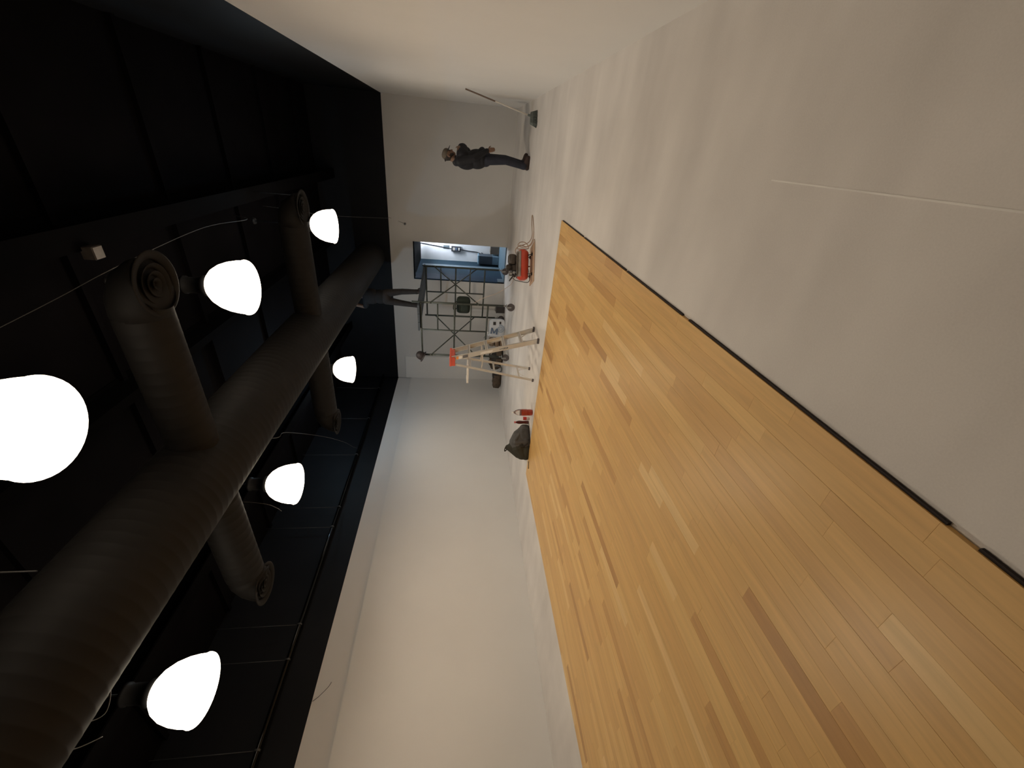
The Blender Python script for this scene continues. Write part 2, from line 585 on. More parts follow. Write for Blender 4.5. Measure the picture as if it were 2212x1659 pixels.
def plank_mesh():
    b = MB()
    c = 0.0005
    w = W - 0.0003
    vs = [V(x, y, 0) for y in (0, 1) for x in (-w / 2, w / 2)] + [V(x, y, TH - c) for y in (0, 1) for x in (-w / 2, w / 2)] + \
         [V(x, y, TH) for y in (0.0012, 0.9988) for x in (-w / 2 + c, w / 2 - c)]
    b._add(vs, [(0, 1, 3, 2), (0, 4, 5, 1), (2, 3, 7, 6), (0, 2, 6, 4), (1, 5, 7, 3), (4, 8, 9, 5), (6, 7, 11, 10), (4, 6, 10, 8), (5, 9, 11, 7), (8, 10, 11, 9)])
    return b


planks = []
rp = random.Random(4)
for c in range(ncol):
    xc = WR - W * (c + 0.5)
    y = WB
    first = rp.uniform(0.2, 1.1)
    while y > YF + 0.4:
        ln = first if y == WB else rp.choice((rp.uniform(0.35, 0.7), rp.uniform(0.6, 1.25), rp.uniform(0.8, 1.3)))
        y2 = max(YF + 0.4, y - ln)
        if y2 - (YF + 0.4) < 0.25:
            y2 = YF + 0.4
        tone = rp.choices(range(8), (9, 9, 7, 8, 9, 3, 3, 1.4))[0]
        # visible area in the picture (sampled, clipped to the frame)
        hit = 0
        S = 10
        pts = [cam_proj((xc, y2 + (y - y2) * (k + 0.5) / S, TH)) for k in range(S)]
        ar = 0
        for k, p in enumerate(pts):
            if p and 0 <= p[0] <= 2212 and 0 <= p[1] <= 1659:
                d = (V(xc, y2 + (y - y2) * (k + 0.5) / S, 0) - V(0, 0, CAM_H)).dot(fwd)
                ar += (y - y2) / S / d ** 3
        planks.append((ar, xc, y2, y - y2, tone))
        y = y2
planks.sort(key=lambda t: -t[0])
wood = empty('wood_floor', ((WR + WL) / 2, WB, 0), label='honey coloured maple plank floor laid over the grey screed', kind='structure')
pm = plank_mesh().mesh('plank', WOODM[0])
NP = 300
for i, (ar, x, y, l, t) in enumerate(planks[:NP]):
    o = bpy.data.objects.new('plank', pm)
    COL.objects.link(o)
    o.parent = wood
    o.location = (x - (WR + WL) / 2, y - WB, rp.uniform(0, 0.0006))
    o.scale = (1, l, 1)
    o.material_slots[0].link = 'OBJECT'
    o.material_slots[0].material = WOODM[t]
rest = MB()
tmpl = plank_mesh()
for (ar, x, y, l, t) in planks[NP:]:
    rest.cm = t
    rest._add([V(v[0] + x - (WR + WL) / 2, v[1] * l + y - WB, v[2]) for v in tmpl.v], tmpl.f)
rest.build('remaining_planks', WOODM, wood, kind='stuff')
# dark underlay showing along the right-hand edge, with short breaks
e = 0
for (ya, yb) in ((WB - 0.05, 4.52), (4.46, 3.17), (3.14, 2.18), (2.10, 0.62), (0.54, YF + 0.4)):
    MB().box(WR - (WR + WL) / 2, WR - (WR + WL) / 2 + 0.009, yb - WB, ya - WB, 0, 0.012).build('underlay_edge', 'underlay', wood)
# pale chalk / joint line on the screed
MB().box(-0.032, -0.026, 0.7, 1.85, 0.0, 0.0012).build('trim_1', 'chalk', label='thin pale joint line in the grey floor', kind='structure')

# ================================================================== CEILING THINGS
# ---- pendant lamps
Z0 = 3.6
PROF = [(0.288, 0.0), (0.292, 0.012), (0.284, 0.02), (0.278, 0.09), (0.262, 0.17), (0.232, 0.25), (0.186, 0.32), (0.135, 0.365), (0.10, 0.385)]


def make_lamp():
    root = empty('pendant_lamp', (0, 0, 0))
    b = MB().lathe(PROF, n=40)
    b.cm = 1
    b.lathe([(r - 0.006, h) for r, h in PROF], n=40)
    b.build('shade', ['lamp_shade_glow', 'lamp_inside_glow'], root)
    MB().lathe([(0.0, 0.10), (0.045, 0.115), (0.068, 0.16), (0.066, 0.205), (0.045, 0.26), (0.032, 0.30), (0.03, 0.34)], n=20).build('bulb', 'lamp_bulb_glow', root)
    MB().lathe([(0.0, 0.375), (0.105, 0.375), (0.112, 0.39), (0.112, 0.43), (0.085, 0.45), (0.085, 0.60), (0.095, 0.61), (0.095, 0.64), (0.05, 0.66), (0.0, 0.66)], n=24).build('ballast_housing', 'black_metal', root)
    h = MB().tube([(0, 0, 0.655), (0, 0, HC - Z0)], 0.009, 8)
    h.lathe([(0.05, HC - Z0 - 0.03), (0.055, HC - Z0)], n=16, cap0=True)
    h.build('hanging_rod', 'black_metal', root)
    return root


lamp0 = make_lamp()
LAMPS = [(-1.555, 2.04, 'glowing bowl lamp cut by the frame edge, largest and nearest'),
         (-1.57, 4.565, 'glowing bowl lamp in front of the round duct outlet, second largest of its row'),
         (-1.535, 8.03, 'small glowing bowl lamp hanging near the end wall above the passage'),
         (-4.50, 8.06, 'smallest glowing bowl lamp, hanging before the far corner with a blue light on top'),
         (-4.46, 4.57, 'glowing bowl lamp by the left wall, middle one of its row'),
         (-4.53, 2.03, 'glowing bowl lamp by the left wall, nearest of its row')]
for i, (x, y, lb) in enumerate(LAMPS):
    o = lamp0 if i == 0 else copy_tree(lamp0)
    o.location = (x, y, Z0)
    o.rotation_euler.z = i * 0.7
    tag(o, lb, 'lamp', 'bowl lamps in two rows')
    if i == 0:          # nearest lamp turned down so the floor close by comes out darker
        old_lamp = [(c, c.data) for c in o.children]
for c, d in old_lamp:
    if c.name.startswith(('bulb', 'shade')):
        c.data = d.copy()
        for k, m in enumerate(c.data.materials):
            c.data.materials[k] = MATS[m.name + '_weak'] if m.name + '_weak' in MATS else m

# ---- small blue-white lights
for (p, em, lb) in (((-4.69, 8.57, 4.16), 'led_glow_a', 'tiny blue white light on top of the far bowl lamp'), ((-0.955, 7.22, 3.80), 'led_glow_b', 'tiny blue white light beside the farther duct outlet')):
    o = empty('small_light', (p[0], p[1], p[2]), label=lb, cat='light', group='tiny blue white lights')
    MB().blob((0, 0, 0), (0.030, 0.030, 0.030), 1, 1, 12, 8).build('glowing_diode', em, o)
    s = MB().lathe([(0.02, 0.028), (0.026, 0.034), (0.024, 0.06), (0.012, 0.07)], n=14, cap1=True)
    s.tube([(0, 0, 0.06), (0, 0, HC - p[2])], 0.006, 6)
    s.build('holder', 'black_metal', o)

# ---- spiral duct with branches and round outlets
DXC, DZC, DR = -2.98, 3.80, 0.385


def ribbed(r, a, b, step):
    pr = [(r, a)]
    h = a + step
    while h < b - 0.01:
        pr += [(r, h - 0.012), (r + 0.0012, h - 0.006), (r + 0.0012, h + 0.006), (r, h + 0.012)]
        h += step
    return pr + [(r, b)]


duct = empty('air_duct', (DXC, YF + 0.02, DZC), label='black spiral air duct along the ceiling with cross branches', cat='duct')
MB().lathe(ribbed(DR, 0.0, YB - YF - 0.03, 0.10), axis='y', n=36, cap0=True, cap1=True).build('main_trunk', 'duct_paint', duct)
for (yb, xa, xb) in ((3.27, -4.83, -1.13), (6.62, -4.85, -1.04), (-0.1, -4.83, -1.13)):
    for s, xe in ((1, xb), (-1, xa)):
        br = MB()
        y = yb - (YF + 0.02)
        x1 = xe - DXC
        rr = 0.20
        zc = -0.02
        L = abs(x1) - 0.24
        pr = ribbed(rr, 0.3, L, 0.11)
        br.lathe([(r, s * h) for r, h in pr], (0, y, zc), 'x', 28)
        # elbow that turns down to the outlet
        pts = [(s * (L - 0.01), y, zc), (s * (L + 0.10), y, zc - 0.012), (s * (L + 0.19), y, zc - 0.06), (s * (L + 0.235), y, zc - 0.13), (s * (L + 0.24), y, zc - 0.155)]
        br.tube(pts, rr, 28)
        bo = br.build('branch', 'duct_paint', duct)
        zo = Z0 - DZC
        di = MB()
        Mo = Matrix.Translation((x1, y, zo))
        di.lathe([(0.20, 0.035), (0.205, 0.02), (0.245, 0.004), (0.247, 0), (0.235, -0.002), (0.185, 0.012), (0.18, 0.05)], n=36, M=Mo)
        do = di.build('outlet', 'duct_paint', duct)
        for (ra, rb, h) in ((0.155, 0.115, 0.002), (0.098, 0.062, 0.0), (0.048, 0.012, -0.002)):
            MB().lathe([(rb, h + 0.035), (ra - 0.006, h + 0.012), (ra, h), (ra - 0.004, h - 0.003), (rb, h + 0.025), (rb, h + 0.035)], n=32, M=Mo).build('cone_ring', 'duct_paint', do)
        MB().lathe([(0.0, 0.024), (0.012, 0.024), (0.012, 0.07), (0.0, 0.07)], n=10, M=Mo).build('spindle', 'duct_paint', do)

# ---- beams under the deck
for k, (x, w, z0, lb) in enumerate(((-0.98, 0.20, 4.50, 'deep black ceiling beam right of the duct'), (-2.55, 0.10, 4.62, 'slim black ceiling beam just above the duct'),
                                 (-5.05, 0.20, 4.50, 'deep black ceiling beam over the left row of lamps'))):
    b = MB()
    y0, y1 = YF + 0.01, YB - 0.01
    b.box(x - w / 2, x + w / 2, y0, y1, z0, z0 + 0.02).box(x - 0.006, x + 0.006, y0, y1, z0 + 0.02, HC - 0.02).box(x - w / 2, x + w / 2, y0, y1, HC - 0.02, HC)
    b.build('ceiling_beam', 'beam_paint', label=lb, cat='beam', group='black ceiling beams')
for k in range(9):
    y = -2.4 + k * 1.65
    b = MB().box(XL, XR, y - 0.03, y + 0.03, HC - 0.06, HC)
    b.build('trim_%d' % (k + 2), 'black_deck', label='narrow black rib of the ceiling deck', kind='structure')

jb = empty('junction_box', (-1.10, 3.92, 4.42), label='small square junction box on the deep ceiling beam', cat='box')
MB().cbox(-0.055, 0.055, -0.055, 0.055, 0, 0.10, 0.006).build('body', 'motor_grey', jb)
MB().cbox(-0.05, 0.05, -0.05, 0.05, -0.004, 0.001, 0.001).build('cover', 'motor_grey', jb)

# ---- glossy pipe on the black part of the left wall with hanger rods
px, pz = XL + 0.07, 3.72
pp = empty('wall_pipe', (px, (YF + YB) / 2, pz), label='glossy black pipe along the upper left wall', cat='pipe')
MB().tube([(0, (YF - YB) / 2 + 0.01, 0), (0, (YB - YF) / 2 - 0.01, 0)], 0.03, 20).build('tube', 'black_pipe', pp)
for y in (-2.0, -0.6, 0.9, 2.3, 3.34, 3.85, 5.74, 6.25, 7.9, 9.4, 11.0):
    b = MB().tube([(0, y - (YF + YB) / 2, 0.025), (0, y - (YF + YB) / 2, HC - pz)], 0.0045, 6)
    b.lathe([(0.036, -0.012), (0.036, 0.012)], (0, y - (YF + YB) / 2, 0), 'y', 16)
    b.build('hanger', 'black_cable', pp)

# ---- loose cables
def cable(name, pts, r, m, lb, grp=None):
    return MB().tube(bez(pts, 8), r, 6).build(name, m, label=lb, cat='cable', group=grp)


cable('hanging_cable', [(-3.95, 4.97, HC), (-3.95, 4.97, 3.98), (-4.1, 5.3, 3.93), (-5.22, 6.62, 3.90), (-6.15, 7.6, 3.86), (-6.6, 7.98, 3.80), (px, 8.15, 3.755)], 0.0045, 'pale_wire',
      'thin cable swagged from the ceiling over to the left wall pipe')
cable('hanging_cable', [(-1.6, 3.35, HC), (-1.45, 3.7, 4.72), (-1.24, 4.1, 4.4), (-1.17, 5.5, 4.4), (-1.25, 6.6, 4.40), (-1.35, 7.4, HC)], 0.0035, 'pale_wire',
      'thin slack cable running from above the round duct outlet towards the end wall')
cable('hanging_cable', [(-3.362, 1.70, 3.74), (-3.46, 1.68, 3.745), (-3.60, 1.64, 3.75), (-3.68, 1.55, 3.75), (-3.60, 1.47, 3.75), (-3.46, 1.43, 3.745), (-3.362, 1.42, 3.74)], 0.0035, 'pale_wire',
      'loop of wire sticking out of the air duct side')
cable('hanging_cable', [(-3.362, 1.24, 3.74), (-3.47, 1.27, 3.75), (-3.60, 1.32, 3.75), (-3.70, 1.38, 3.75), (-3.80, 1.45, 3.75)], 0.0035, 'pale_wire',
      'short end of wire sticking out of the air duct, nearest the viewer')
cable('hanging_cable', [(-4.10, 3.9, HC), (-4.12, 3.92, 4.1), (-4.2, 3.95, 3.75), (-4.35, 4.02, 3.66), (-4.48, 4.08, 3.64)], 0.0035, 'pale_wire',
      'loose wire end hanging beside the middle lamp of the left row')
cable('hanging_cable', [(-1.35, 8.5, HC), (-1.40, 8.6, 4.4), (-1.55, 9.2, 4.1), (-1.75, 10.5, 3.55), (-1.93, 11.7, 3.28), (-1.94, YB - 0.004, 3.2), (-2.05, YB - 0.004, 2.86)], 0.0035, 'pale_wire',
      'thin cable from the far right lamp down the end wall')
MB().lathe([(0.016, 0), (0.03, 0.01), (0.03, 0.05), (0.0, 0.05)], n=12, M=Matrix.Translation((-2.06, YB, 2.82)) @ Matrix.Rotation(math.pi / 2, 4, 'X')).build('wall_plug', 'cord_grey',
      label='small dark plug on the end wall above the passage', cat='plug')
cable('wire_end', [(XL - 0.03, 2.83, 3.24), (XL + 0.02, 2.86, 3.16), (XL + 0.05, 2.95, 3.06), (XL + 0.04, 3.02, 3.03)], 0.004, 'cord_grey',
      'short curled wire end sticking out of the left wall at the black edge')
rod = MB().tube([(-2.72, 2.0, DZC + 0.3), (-2.72, 2.0, HC)], 0.006, 6)
rod.lathe([(0.02, HC - 0.03), (0.02, HC)], (-2.72, 2.0, 0), n=8, cap0=True)
rod.build('duct_hanger', 'pale_wire', label='thin threaded rod holding the air duct to the ceiling', cat='rod')
MB().tube([(-3.24, 2.0, DZC + 0.3), (-3.24, 2.0, HC)], 0.006, 6).build('duct_hanger', 'pale_wire', label='thin threaded rod on the left side of the air duct', cat='rod')

# ================================================================== SCAFFOLD
SA = math.radians(11.5)
SO = V(-3.31, 9.235, 0)          # foot of the near right post; local x runs left along the frame, local y to the back
ex = V(-math.cos(SA * 0.75), math.sin(SA * 0.55), 0).normalized()
ey = V(math.sin(SA), math.cos(SA), 0)
FW, FD, FT = 1.45, 1.83, 2.25


def sp(a, d, z):
    return SO + ex * a + ey * d + V(0, 0, z)


scf = empty('scaffold', (SO + ex * FW / 2 + ey * FD / 2), label='dark steel rolling scaffold tower before the end wall', cat='scaffold')


def sk(mb, name, m, par=scf, base=None, **k):
    mb.v = [tuple(Vector(v) - scf.location) for v in mb.v]
    return mb.build(name, m, par, **k)


for nm, d in (('near', 0.0), ('far', FD)):
    frm = sk(MB().tube([sp(0, d, 0.27), sp(0, d, FT + (0.17 if d == 0 else 0.03))], 0.024, 12), 'post', 'scaffold_steel')
    sk(MB().tube([sp(FW, d, 0.27), sp(FW, d, FT + 0.03)], 0.024, 12), 'post', 'scaffold_steel')
    for z in (0.645, 1.43, FT - 0.03):
        sk(MB().tube([sp(0, d, z), sp(FW, d, z)], 0.021, 10), 'rung', 'scaffold_steel', frm)
    sk(MB().tube([sp(FW * 0.5, d, 0.645), sp(FW * 0.5, d, FT - 0.03)], 0.018, 10), 'inner_post', 'scaffold_steel', frm)
    for z in (1.04, 1.83):
        sk(MB().tube([sp(0, d, z), sp(FW * 0.5, d, z)], 0.017, 10), 'short_rung', 'scaffold_steel', frm)
for a in (0, FW):
    for (za, zb) in ((0.86, 2.0), (2.0, 0.86)):
        b = MB().tube([sp(a, 0.0, za), sp(a, FD, zb)], 0.015, 8)
        for d, z in ((0, za), (FD, zb)):
            b.lathe([(0.026, -0.03), (0.026, 0.03)], n=10, M=Matrix.Translation(sp(a, d, z)), cap0=True, cap1=True)
        sk(b, 'cross_brace', 'scaffold_steel')
for a in (0, FW):
    for d in (0, FD):
        c = MB().tube([sp(a, d, 0.20), sp(a, d, 0.30)], 0.018, 10)
        c.lathe([(0.05, 0.19), (0.05, 0.205)], n=14, M=Matrix.Translation(sp(a, d, 0)), cap0=True, cap1=True)
        off = ex * 0.03
        for s in (-1, 1):
            q = sp(a, d, 0.0) + off
            c.bar(q + V(0, s * 0.036, 0.19), q + V(0, s * 0.036, 0.085), 0.05, 0.006, (0, 1, 0))
        co = sk(c, 'caster', 'galvanised')
        w = MB()
        Mw = Matrix.Translation(sp(a, d, 0.0925) + off) @ Matrix.Rotation(math.radians(25), 4, 'Z')
        w.lathe([(0.03, -0.03), (0.07, -0.028), (0.088, -0.022), (0.092, -0.012), (0.092, 0.012), (0.088, 0.022), (0.07, 0.028), (0.03, 0.03)], n=24, axis='y', M=Mw, cap0=True, cap1=True)
        sk(w, 'wheel', 'rubber', co)

# planks lying on the top rungs
for k in range(3):
    a0 = 0.02 + k * 0.225
    b = MB()
    P = [sp(a0, -0.12, FT - 0.006), sp(a0 + 0.215, -0.12, FT - 0.006), sp(a0 + 0.215, FD + 0.15, FT - 0.006), sp(a0, FD + 0.15, FT - 0.006)]
    b.prism(P, (0, 0, 0.045))
    b.build('scaffold_plank', 'plank_grey', label=('dark board on the scaffold top, rightmost of three', 'dark board on the scaffold top, middle of three', 'dark board on the scaffold top, leftmost of three')[k],
            cat='board', group='boards on the scaffold')

# cap hung over the near left post
h = MB()
hc = sp(FW, 0, FT + 0.0)
Mh = Matrix.Translation(hc + V(-0.015, -0.0, 0.045)) @ Matrix.Rotation(math.radians(28), 4, 'Y')
ht = empty('work_hat', hc + V(0, 0, 0.03), label='dark brown rounded hat hung on the scaffold corner post', cat='hat')
h.lathe([(0.108, -0.10), (0.112, -0.06), (0.105, 0.0), (0.082, 0.05), (0.045, 0.078), (0.0, 0.086)], n=24, M=Mh)
h.v = [tuple(Vector(v) - ht.location) for v in h.v]
h.build('crown', 'hat_brown', ht)
h2 = MB().lathe([(0.10, -0.095), (0.145, -0.115), (0.148, -0.108), (0.105, -0.083)], n=24, M=Mh)
h2.v = [tuple(Vector(v) - ht.location) for v in h2.v]
h2.build('brim', 'hat_brown', ht)

# tool bag hung on the middle rung
bc = sp(0.10, 0.135, 1.06)
tb = empty('hanging_bag', bc, rz=-0.2, label='dark green tool bag hanging on the scaffold middle rung', cat='bag')
b = MB()
b.blob((0, 0, 0.165), (0.20, 0.095, 0.165), 0.42, 0.45, 22, 14, amp=0.03, seed=3)
b.build('body', 'green_canvas', tb)
MB().blob((-0.03, -0.085, 0.13), (0.11, 0.03, 0.09), 0.5, 0.5, 16, 10, amp=0.03, seed=5).build('pocket', 'green_canvas', tb)
MB().tube(bez([(-0.10, 0, 0.30), (-0.09, -0.06, 0.36), (-0.05, -0.13, 0.397), (0.05, -0.13, 0.397), (0.09, -0.06, 0.36), (0.10, 0, 0.30)]), 0.011, 8).build('strap', 'dark_canvas', tb)
MB().tube([(-0.13, -0.03, 0.315), (0.13, -0.03, 0.315)], 0.008, 6).build('zip', 'cord_grey', tb)

# ================================================================== PEOPLE
def capsule(b, p0, r0_, p1, r1_, n=14):
    p0, p1 = Vector(p0), Vector(p1)
    t = (p1 - p0)
    L = t.length
    if L < 1e-6:
        t = V(0, 0, 1)
    t.normalize()
    pts, rr = [], []
    for k in range(5):
        a = -math.pi / 2 + k * math.pi / 8
        pts.append(p0 + t * (r0_ * math.sin(a)))
        rr.append(max(1e-4, r0_ * math.cos(a)))
    for k in range(5):
        a = k * math.pi / 8
        pts.append(p1 + t * (r1_ * math.sin(a)))
        rr.append(max(1e-4, r1_ * math.cos(a)))
    b.tube(pts, rr, n)


def cap_dist(P, p0, r0_, p1, r1_):
    p0, p1 = np.array(p0), np.array(p1)
    d = p1 - p0
    t = np.clip(((P - p0) @ d) / max(1e-9, d @ d), 0, 1)
    return np.linalg.norm(P - (p0 + t[:, None] * d), axis=1) - (r0_ + (r1_ - r0_) * t)


def ell_dist(P, c, r):
    q = (P - np.array(c)) / np.array(r)
    k = np.linalg.norm(q, axis=1)
    return (k - 1) * min(r)


def hand(prims, wrist, d, side, palm_n, curl=0.5, tagname='skin'):
    """wrist point, direction d along the hand, side = towards the thumb, palm_n = palm facing direction"""
    w, d, s, n = Vector(wrist), Vector(d).normalized(), Vector(side).normalized(), Vector(palm_n).normalized()
    for k in (-1, -0.33, 0.33, 1):
        prims.append(('c', w + s * k * 0.018, 0.021, w + d * 0.085 + s * k * 0.030, 0.0145, tagname))
    for k, ln in zip((1, 0.33, -0.33, -1), (0.072, 0.082, 0.076, 0.058)):
        p = w + d * 0.088 + s * k * 0.031
        ang = 0.0
        for j in range(3):
            ang += curl * (0.55 if j == 0 else 0.75)
            q = p + (d * math.cos(ang) + n * math.sin(ang)) * ln * (0.44, 0.32, 0.24)[j]
            prims.append(('c', p, 0.0098 - 0.0008 * j, q, 0.009 - 0.0008 * j, tagname))
            p = q
    p = w + d * 0.028 + s * 0.028
    q = p + (d * 0.55 + s * 0.8 + n * 0.25).normalized() * 0.045
    r = q + (d * 0.85 + s * 0.3 + n * 0.45).normalized() * 0.034
    prims.append(('c', p, 0.0145, q, 0.011, tagname))
    prims.append(('c', q, 0.011, r, 0.009, tagname))


def person(name, prims, tagmats, loc, rz, label, voxel=0.0085, floorz=True):
    b = MB()
    for p in prims:
        if p[0] == 'c':
            capsule(b, p[1], p[2], p[3], p[4])
        else:
            b.blob(p[1], p[2], 1, 1, 24, 16)
    me = b.mesh(name + '_raw', 'skin')
    tmp = bpy.data.objects.new('tmp', me)
    COL.objects.link(tmp)
    md = tmp.modifiers.new('r', 'REMESH')
    md.mode = 'VOXEL'
    md.voxel_size = voxel
    md.use_smooth_shade = True
    sm = tmp.modifiers.new('s', 'SMOOTH')
    sm.factor = 0.5
    sm.iterations = 3
    dg = bpy.context.evaluated_depsgraph_get()
    out = bpy.data.meshes.new_from_object(tmp.evaluated_get(dg))
    bpy.data.objects.remove(tmp, do_unlink=True)
    out.name = 'body'
    n = len(out.vertices)
    co = np.zeros(n * 3)
    out.vertices.foreach_get('co', co)
    co = co.reshape(-1, 3)
    if floorz:
        co[:, 2] = np.maximum(co[:, 2], 0)
        out.vertices.foreach_set('co', co.ravel())
    nf = len(out.polygons)
    fc = np.zeros(nf * 3)
    out.polygons.foreach_get('center', fc)
    fc = fc.reshape(-1, 3)
    names = list(tagmats)
    best = np.full(nf, 1e9)
    idx = np.zeros(nf, dtype=np.int32)
    for p in prims:
        d = cap_dist(fc, p[1], p[2], p[3], p[4]) if p[0] == 'c' else ell_dist(fc, p[1], p[2])
        m = d < best
        best[m] = d[m]
        idx[m] = names.index(p[-1])
    out.materials.clear()
    for t in names:
        out.materials.append(MATS[tagmats[t]])
    out.polygons.foreach_set('material_index', idx)
    out.polygons.foreach_set('use_smooth', [True] * nf)
    out.update()
    o = bpy.data.objects.new(name, out)
    COL.objects.link(o)
    o.location = loc
    o.rotation_euler = (0, 0, rz)
    return tag(o, label, 'person' if label else 'x')


def tilt(p, piv, a):
    """rotate a point about the sideways axis through piv (positive = nod forward)"""
    p, piv = Vector(p), Vector(piv)
    d = p - piv
    return piv + V(d.x * math.cos(a) + d.z * math.sin(a), d.y, -d.x * math.sin(a) + d.z * math.cos(a))


def head_prims(pr, piv, a, hz=1.60, x0=0.02):
    T = lambda x, y, z: tilt((x + x0, y, z + hz), piv, a)
    pr.append(('c', T(-0.012, 0, 0.045), 0.080, T(0.018, 0, 0.035), 0.078, 'skin'))      # skull
    pr.append(('c', T(-0.03, 0, 0.03), 0.082, T(-0.02, 0, -0.01), 0.072, 'hair'))        # back of the head
    pr.append(('c', T(0.035, 0, -0.02), 0.060, T(0.062, 0, -0.075), 0.038, 'skin'))     # face to chin
    pr.append(('c', T(0.096, 0, 0.012), 0.010, T(0.116, 0, -0.022), 0.013, 'skin'))     # nose
    for s in (-1, 1):
        pr.append(('c', T(-0.005, s * 0.080, 0.015), 0.014, T(-0.008, s * 0.080, -0.022), 0.010, 'skin'))   # ears
        pr.append(('c', T(0.088, s * 0.030, 0.018), 0.011, T(0.0885, s * 0.030, 0.018), 0.011, 'eye'))      # eyes
        pr.append(('c', T(0.090, s * 0.018, 0.034), 0.009, T(0.080, s * 0.048, 0.034), 0.008, 'hair'))      # brows
        pr.append(('c', T(0.055, s * 0.035, -0.06), 0.022, T(0.03, s * 0.055, -0.03), 0.022, 'hair'))       # beard line
    pr.append(('c', T(0.094, -0.018, -0.050), 0.009, T(0.094, 0.018, -0.050), 0.009, 'lip'))


# ---- man standing on the floor, facing the right wall, head bowed
pr = []
piv = (-0.06, 0, 1.46)
HT = 0.34
head_prims(pr, piv, HT, hz=1.605, x0=-0.045)
pr.append(('c', (-0.08, 0, 1.38), 0.066, (-0.045, 0, 1.53), 0.058, 'skin'))
pr.append(('c', (-0.095, 0, 1.445), 0.082, (-0.055, 0, 1.435), 0.075, 'jacket'))            # collar
pr.append(('c', (-0.08, -0.165, 1.385), 0.092, (-0.08, 0.165, 1.385), 0.088, 'jacket'))
pr.append(('e', (-0.055, 0, 1.25), (0.168, 0.212, 0.22), 'jacket'))
pr.append(('e', (-0.015, 0, 1.04), (0.180, 0.200, 0.22), 'jacket'))
pr.append(('e', (0.02, 0, 0.945), (0.190, 0.205, 0.105), 'jacket'))
pr.append(('e', (0.0, 0, 0.86), (0.140, 0.178, 0.12), 'jeans'))
for s, kx, ax in ((-1, 0.012, -0.055), (1, 0.03, -0.02)):
    pr.append(('c', (0.0, s * 0.092, 0.84), 0.105, (kx, s * 0.128, 0.47), 0.076, 'jeans'))
    pr.append(('c', (kx, s * 0.128, 0.47), 0.076, (ax, s * 0.155, 0.13), 0.062, 'jeans'))
    pr.append(('c', (ax, s * 0.155, 0.13), 0.066, (ax, s * 0.155, 0.10), 0.068, 'jeans'))
    pr.append(('c', (ax, s * 0.155, 0.14), 0.055, (ax - 0.005, s * 0.157, 0.05), 0.052, 'boots'))
    pr.append(('c', (ax - 0.03, s * 0.157, 0.040), 0.044, (ax + 0.155, s * 0.168, 0.036), 0.042, 'boots'))
    pr.append(('c', (ax + 0.02, s * 0.157, 0.075), 0.05, (ax + 0.14, s * 0.166, 0.045), 0.042, 'boots'))
# near (right) arm hanging, hand before the thigh
pr.append(('c', (-0.08, -0.215, 1.37), 0.084, (0.0, -0.265, 1.11), 0.070, 'jacket'))
pr.append(('c', (0.0, -0.265, 1.11), 0.070, (0.145, -0.215, 0.865), 0.050, 'jacket'))
hand(pr, (0.152, -0.213, 0.845), (0.28, 0.06, -0.95), (0.9, 0.3, 0.3), (-0.3, 0.95, 0), 0.55)
# far (left) arm folded across the chest
pr.append(('c', (-0.08, 0.215, 1.37), 0.084, (0.10, 0.235, 1.24), 0.076, 'jacket'))
pr.append(('c', (0.10, 0.235, 1.24), 0.076, (0.175, 0.03, 1.36), 0.058, 'jacket'))
pr.append(('c', (0.03, -0.10, 1.33), 0.12, (0.13, 0.10, 1.33), 0.11, 'jacket'))       # bulk of the open jacket front
hand(pr, (0.176, 0.015, 1.366), (-0.25, -0.9, 0.25), (0.2, 0.2, 0.9), (-0.95, 0.2, 0.0), 0.6)
m1 = person('person', pr, {'skin': 'skin', 'hair': 'hair', 'eye': 'eye_dark', 'lip': 'lip', 'jacket': 'jacket', 'jeans': 'jeans', 'boots': 'boots'},
            (-0.275, 9.27, 0.0), 0.0, 'man in dark jacket, jeans and cap standing on the floor with bowed head')
# cap
Tm = lambda v: tilt(Vector(v) + V(-0.045, 0, 1.605), piv, HT)
c = MB()
dome = MB().lathe([(0.094, 0.045), (0.095, 0.065), (0.090, 0.095), (0.072, 0.122), (0.04, 0.138), (0.0, 0.142)], n=24)
c._add([Tm((v[0] * 1.08 + 0.002, v[1] * 0.95, v[2])) for v in dome.v], dome.f, True)
cp = c.build('cap', 'cap_beige', m1, label='beige cap')
br = MB()
g1, g2 = [], []
for k in range(9):
    a = -1.05 + k * 2.1 / 8
    g1.append(Tm((0.098 * math.cos(a) + 0.002, 0.088 * math.sin(a), 0.052)))
    g2.append(Tm((0.098 * math.cos(a) + 0.002 + 0.07 * math.cos(a) ** 0.6, 0.084 * math.sin(a), 0.040)))
poly = g1 + g2[::-1]
nrm = Tm((0, 0, 1)) - Tm((0, 0, 0))
vs = poly + [p + nrm * 0.006 for p in poly]
n = len(poly)
fs = []
for k in range(8):
    fs.append((k, k + 1, n - 2 - k, n - 1 - k))
    fs.append((n + k, n + n - 1 - k, n + n - 2 - k, n + k + 1))
fs += [(i, n + i, n + (i + 1) % n, (i + 1) % n) for i in range(n)]
br._add(vs, fs)
br.build('brim', 'cap_dark', cp)
c = MB().tube([Tm((-0.092, -0.045, 0.045)), Tm((-0.118, -0.01, 0.035)), Tm((-0.118, 0.01, 0.035)), Tm((-0.092, 0.045, 0.045))], 0.014, 8)
c.build('strap', 'cap_dark', cp)

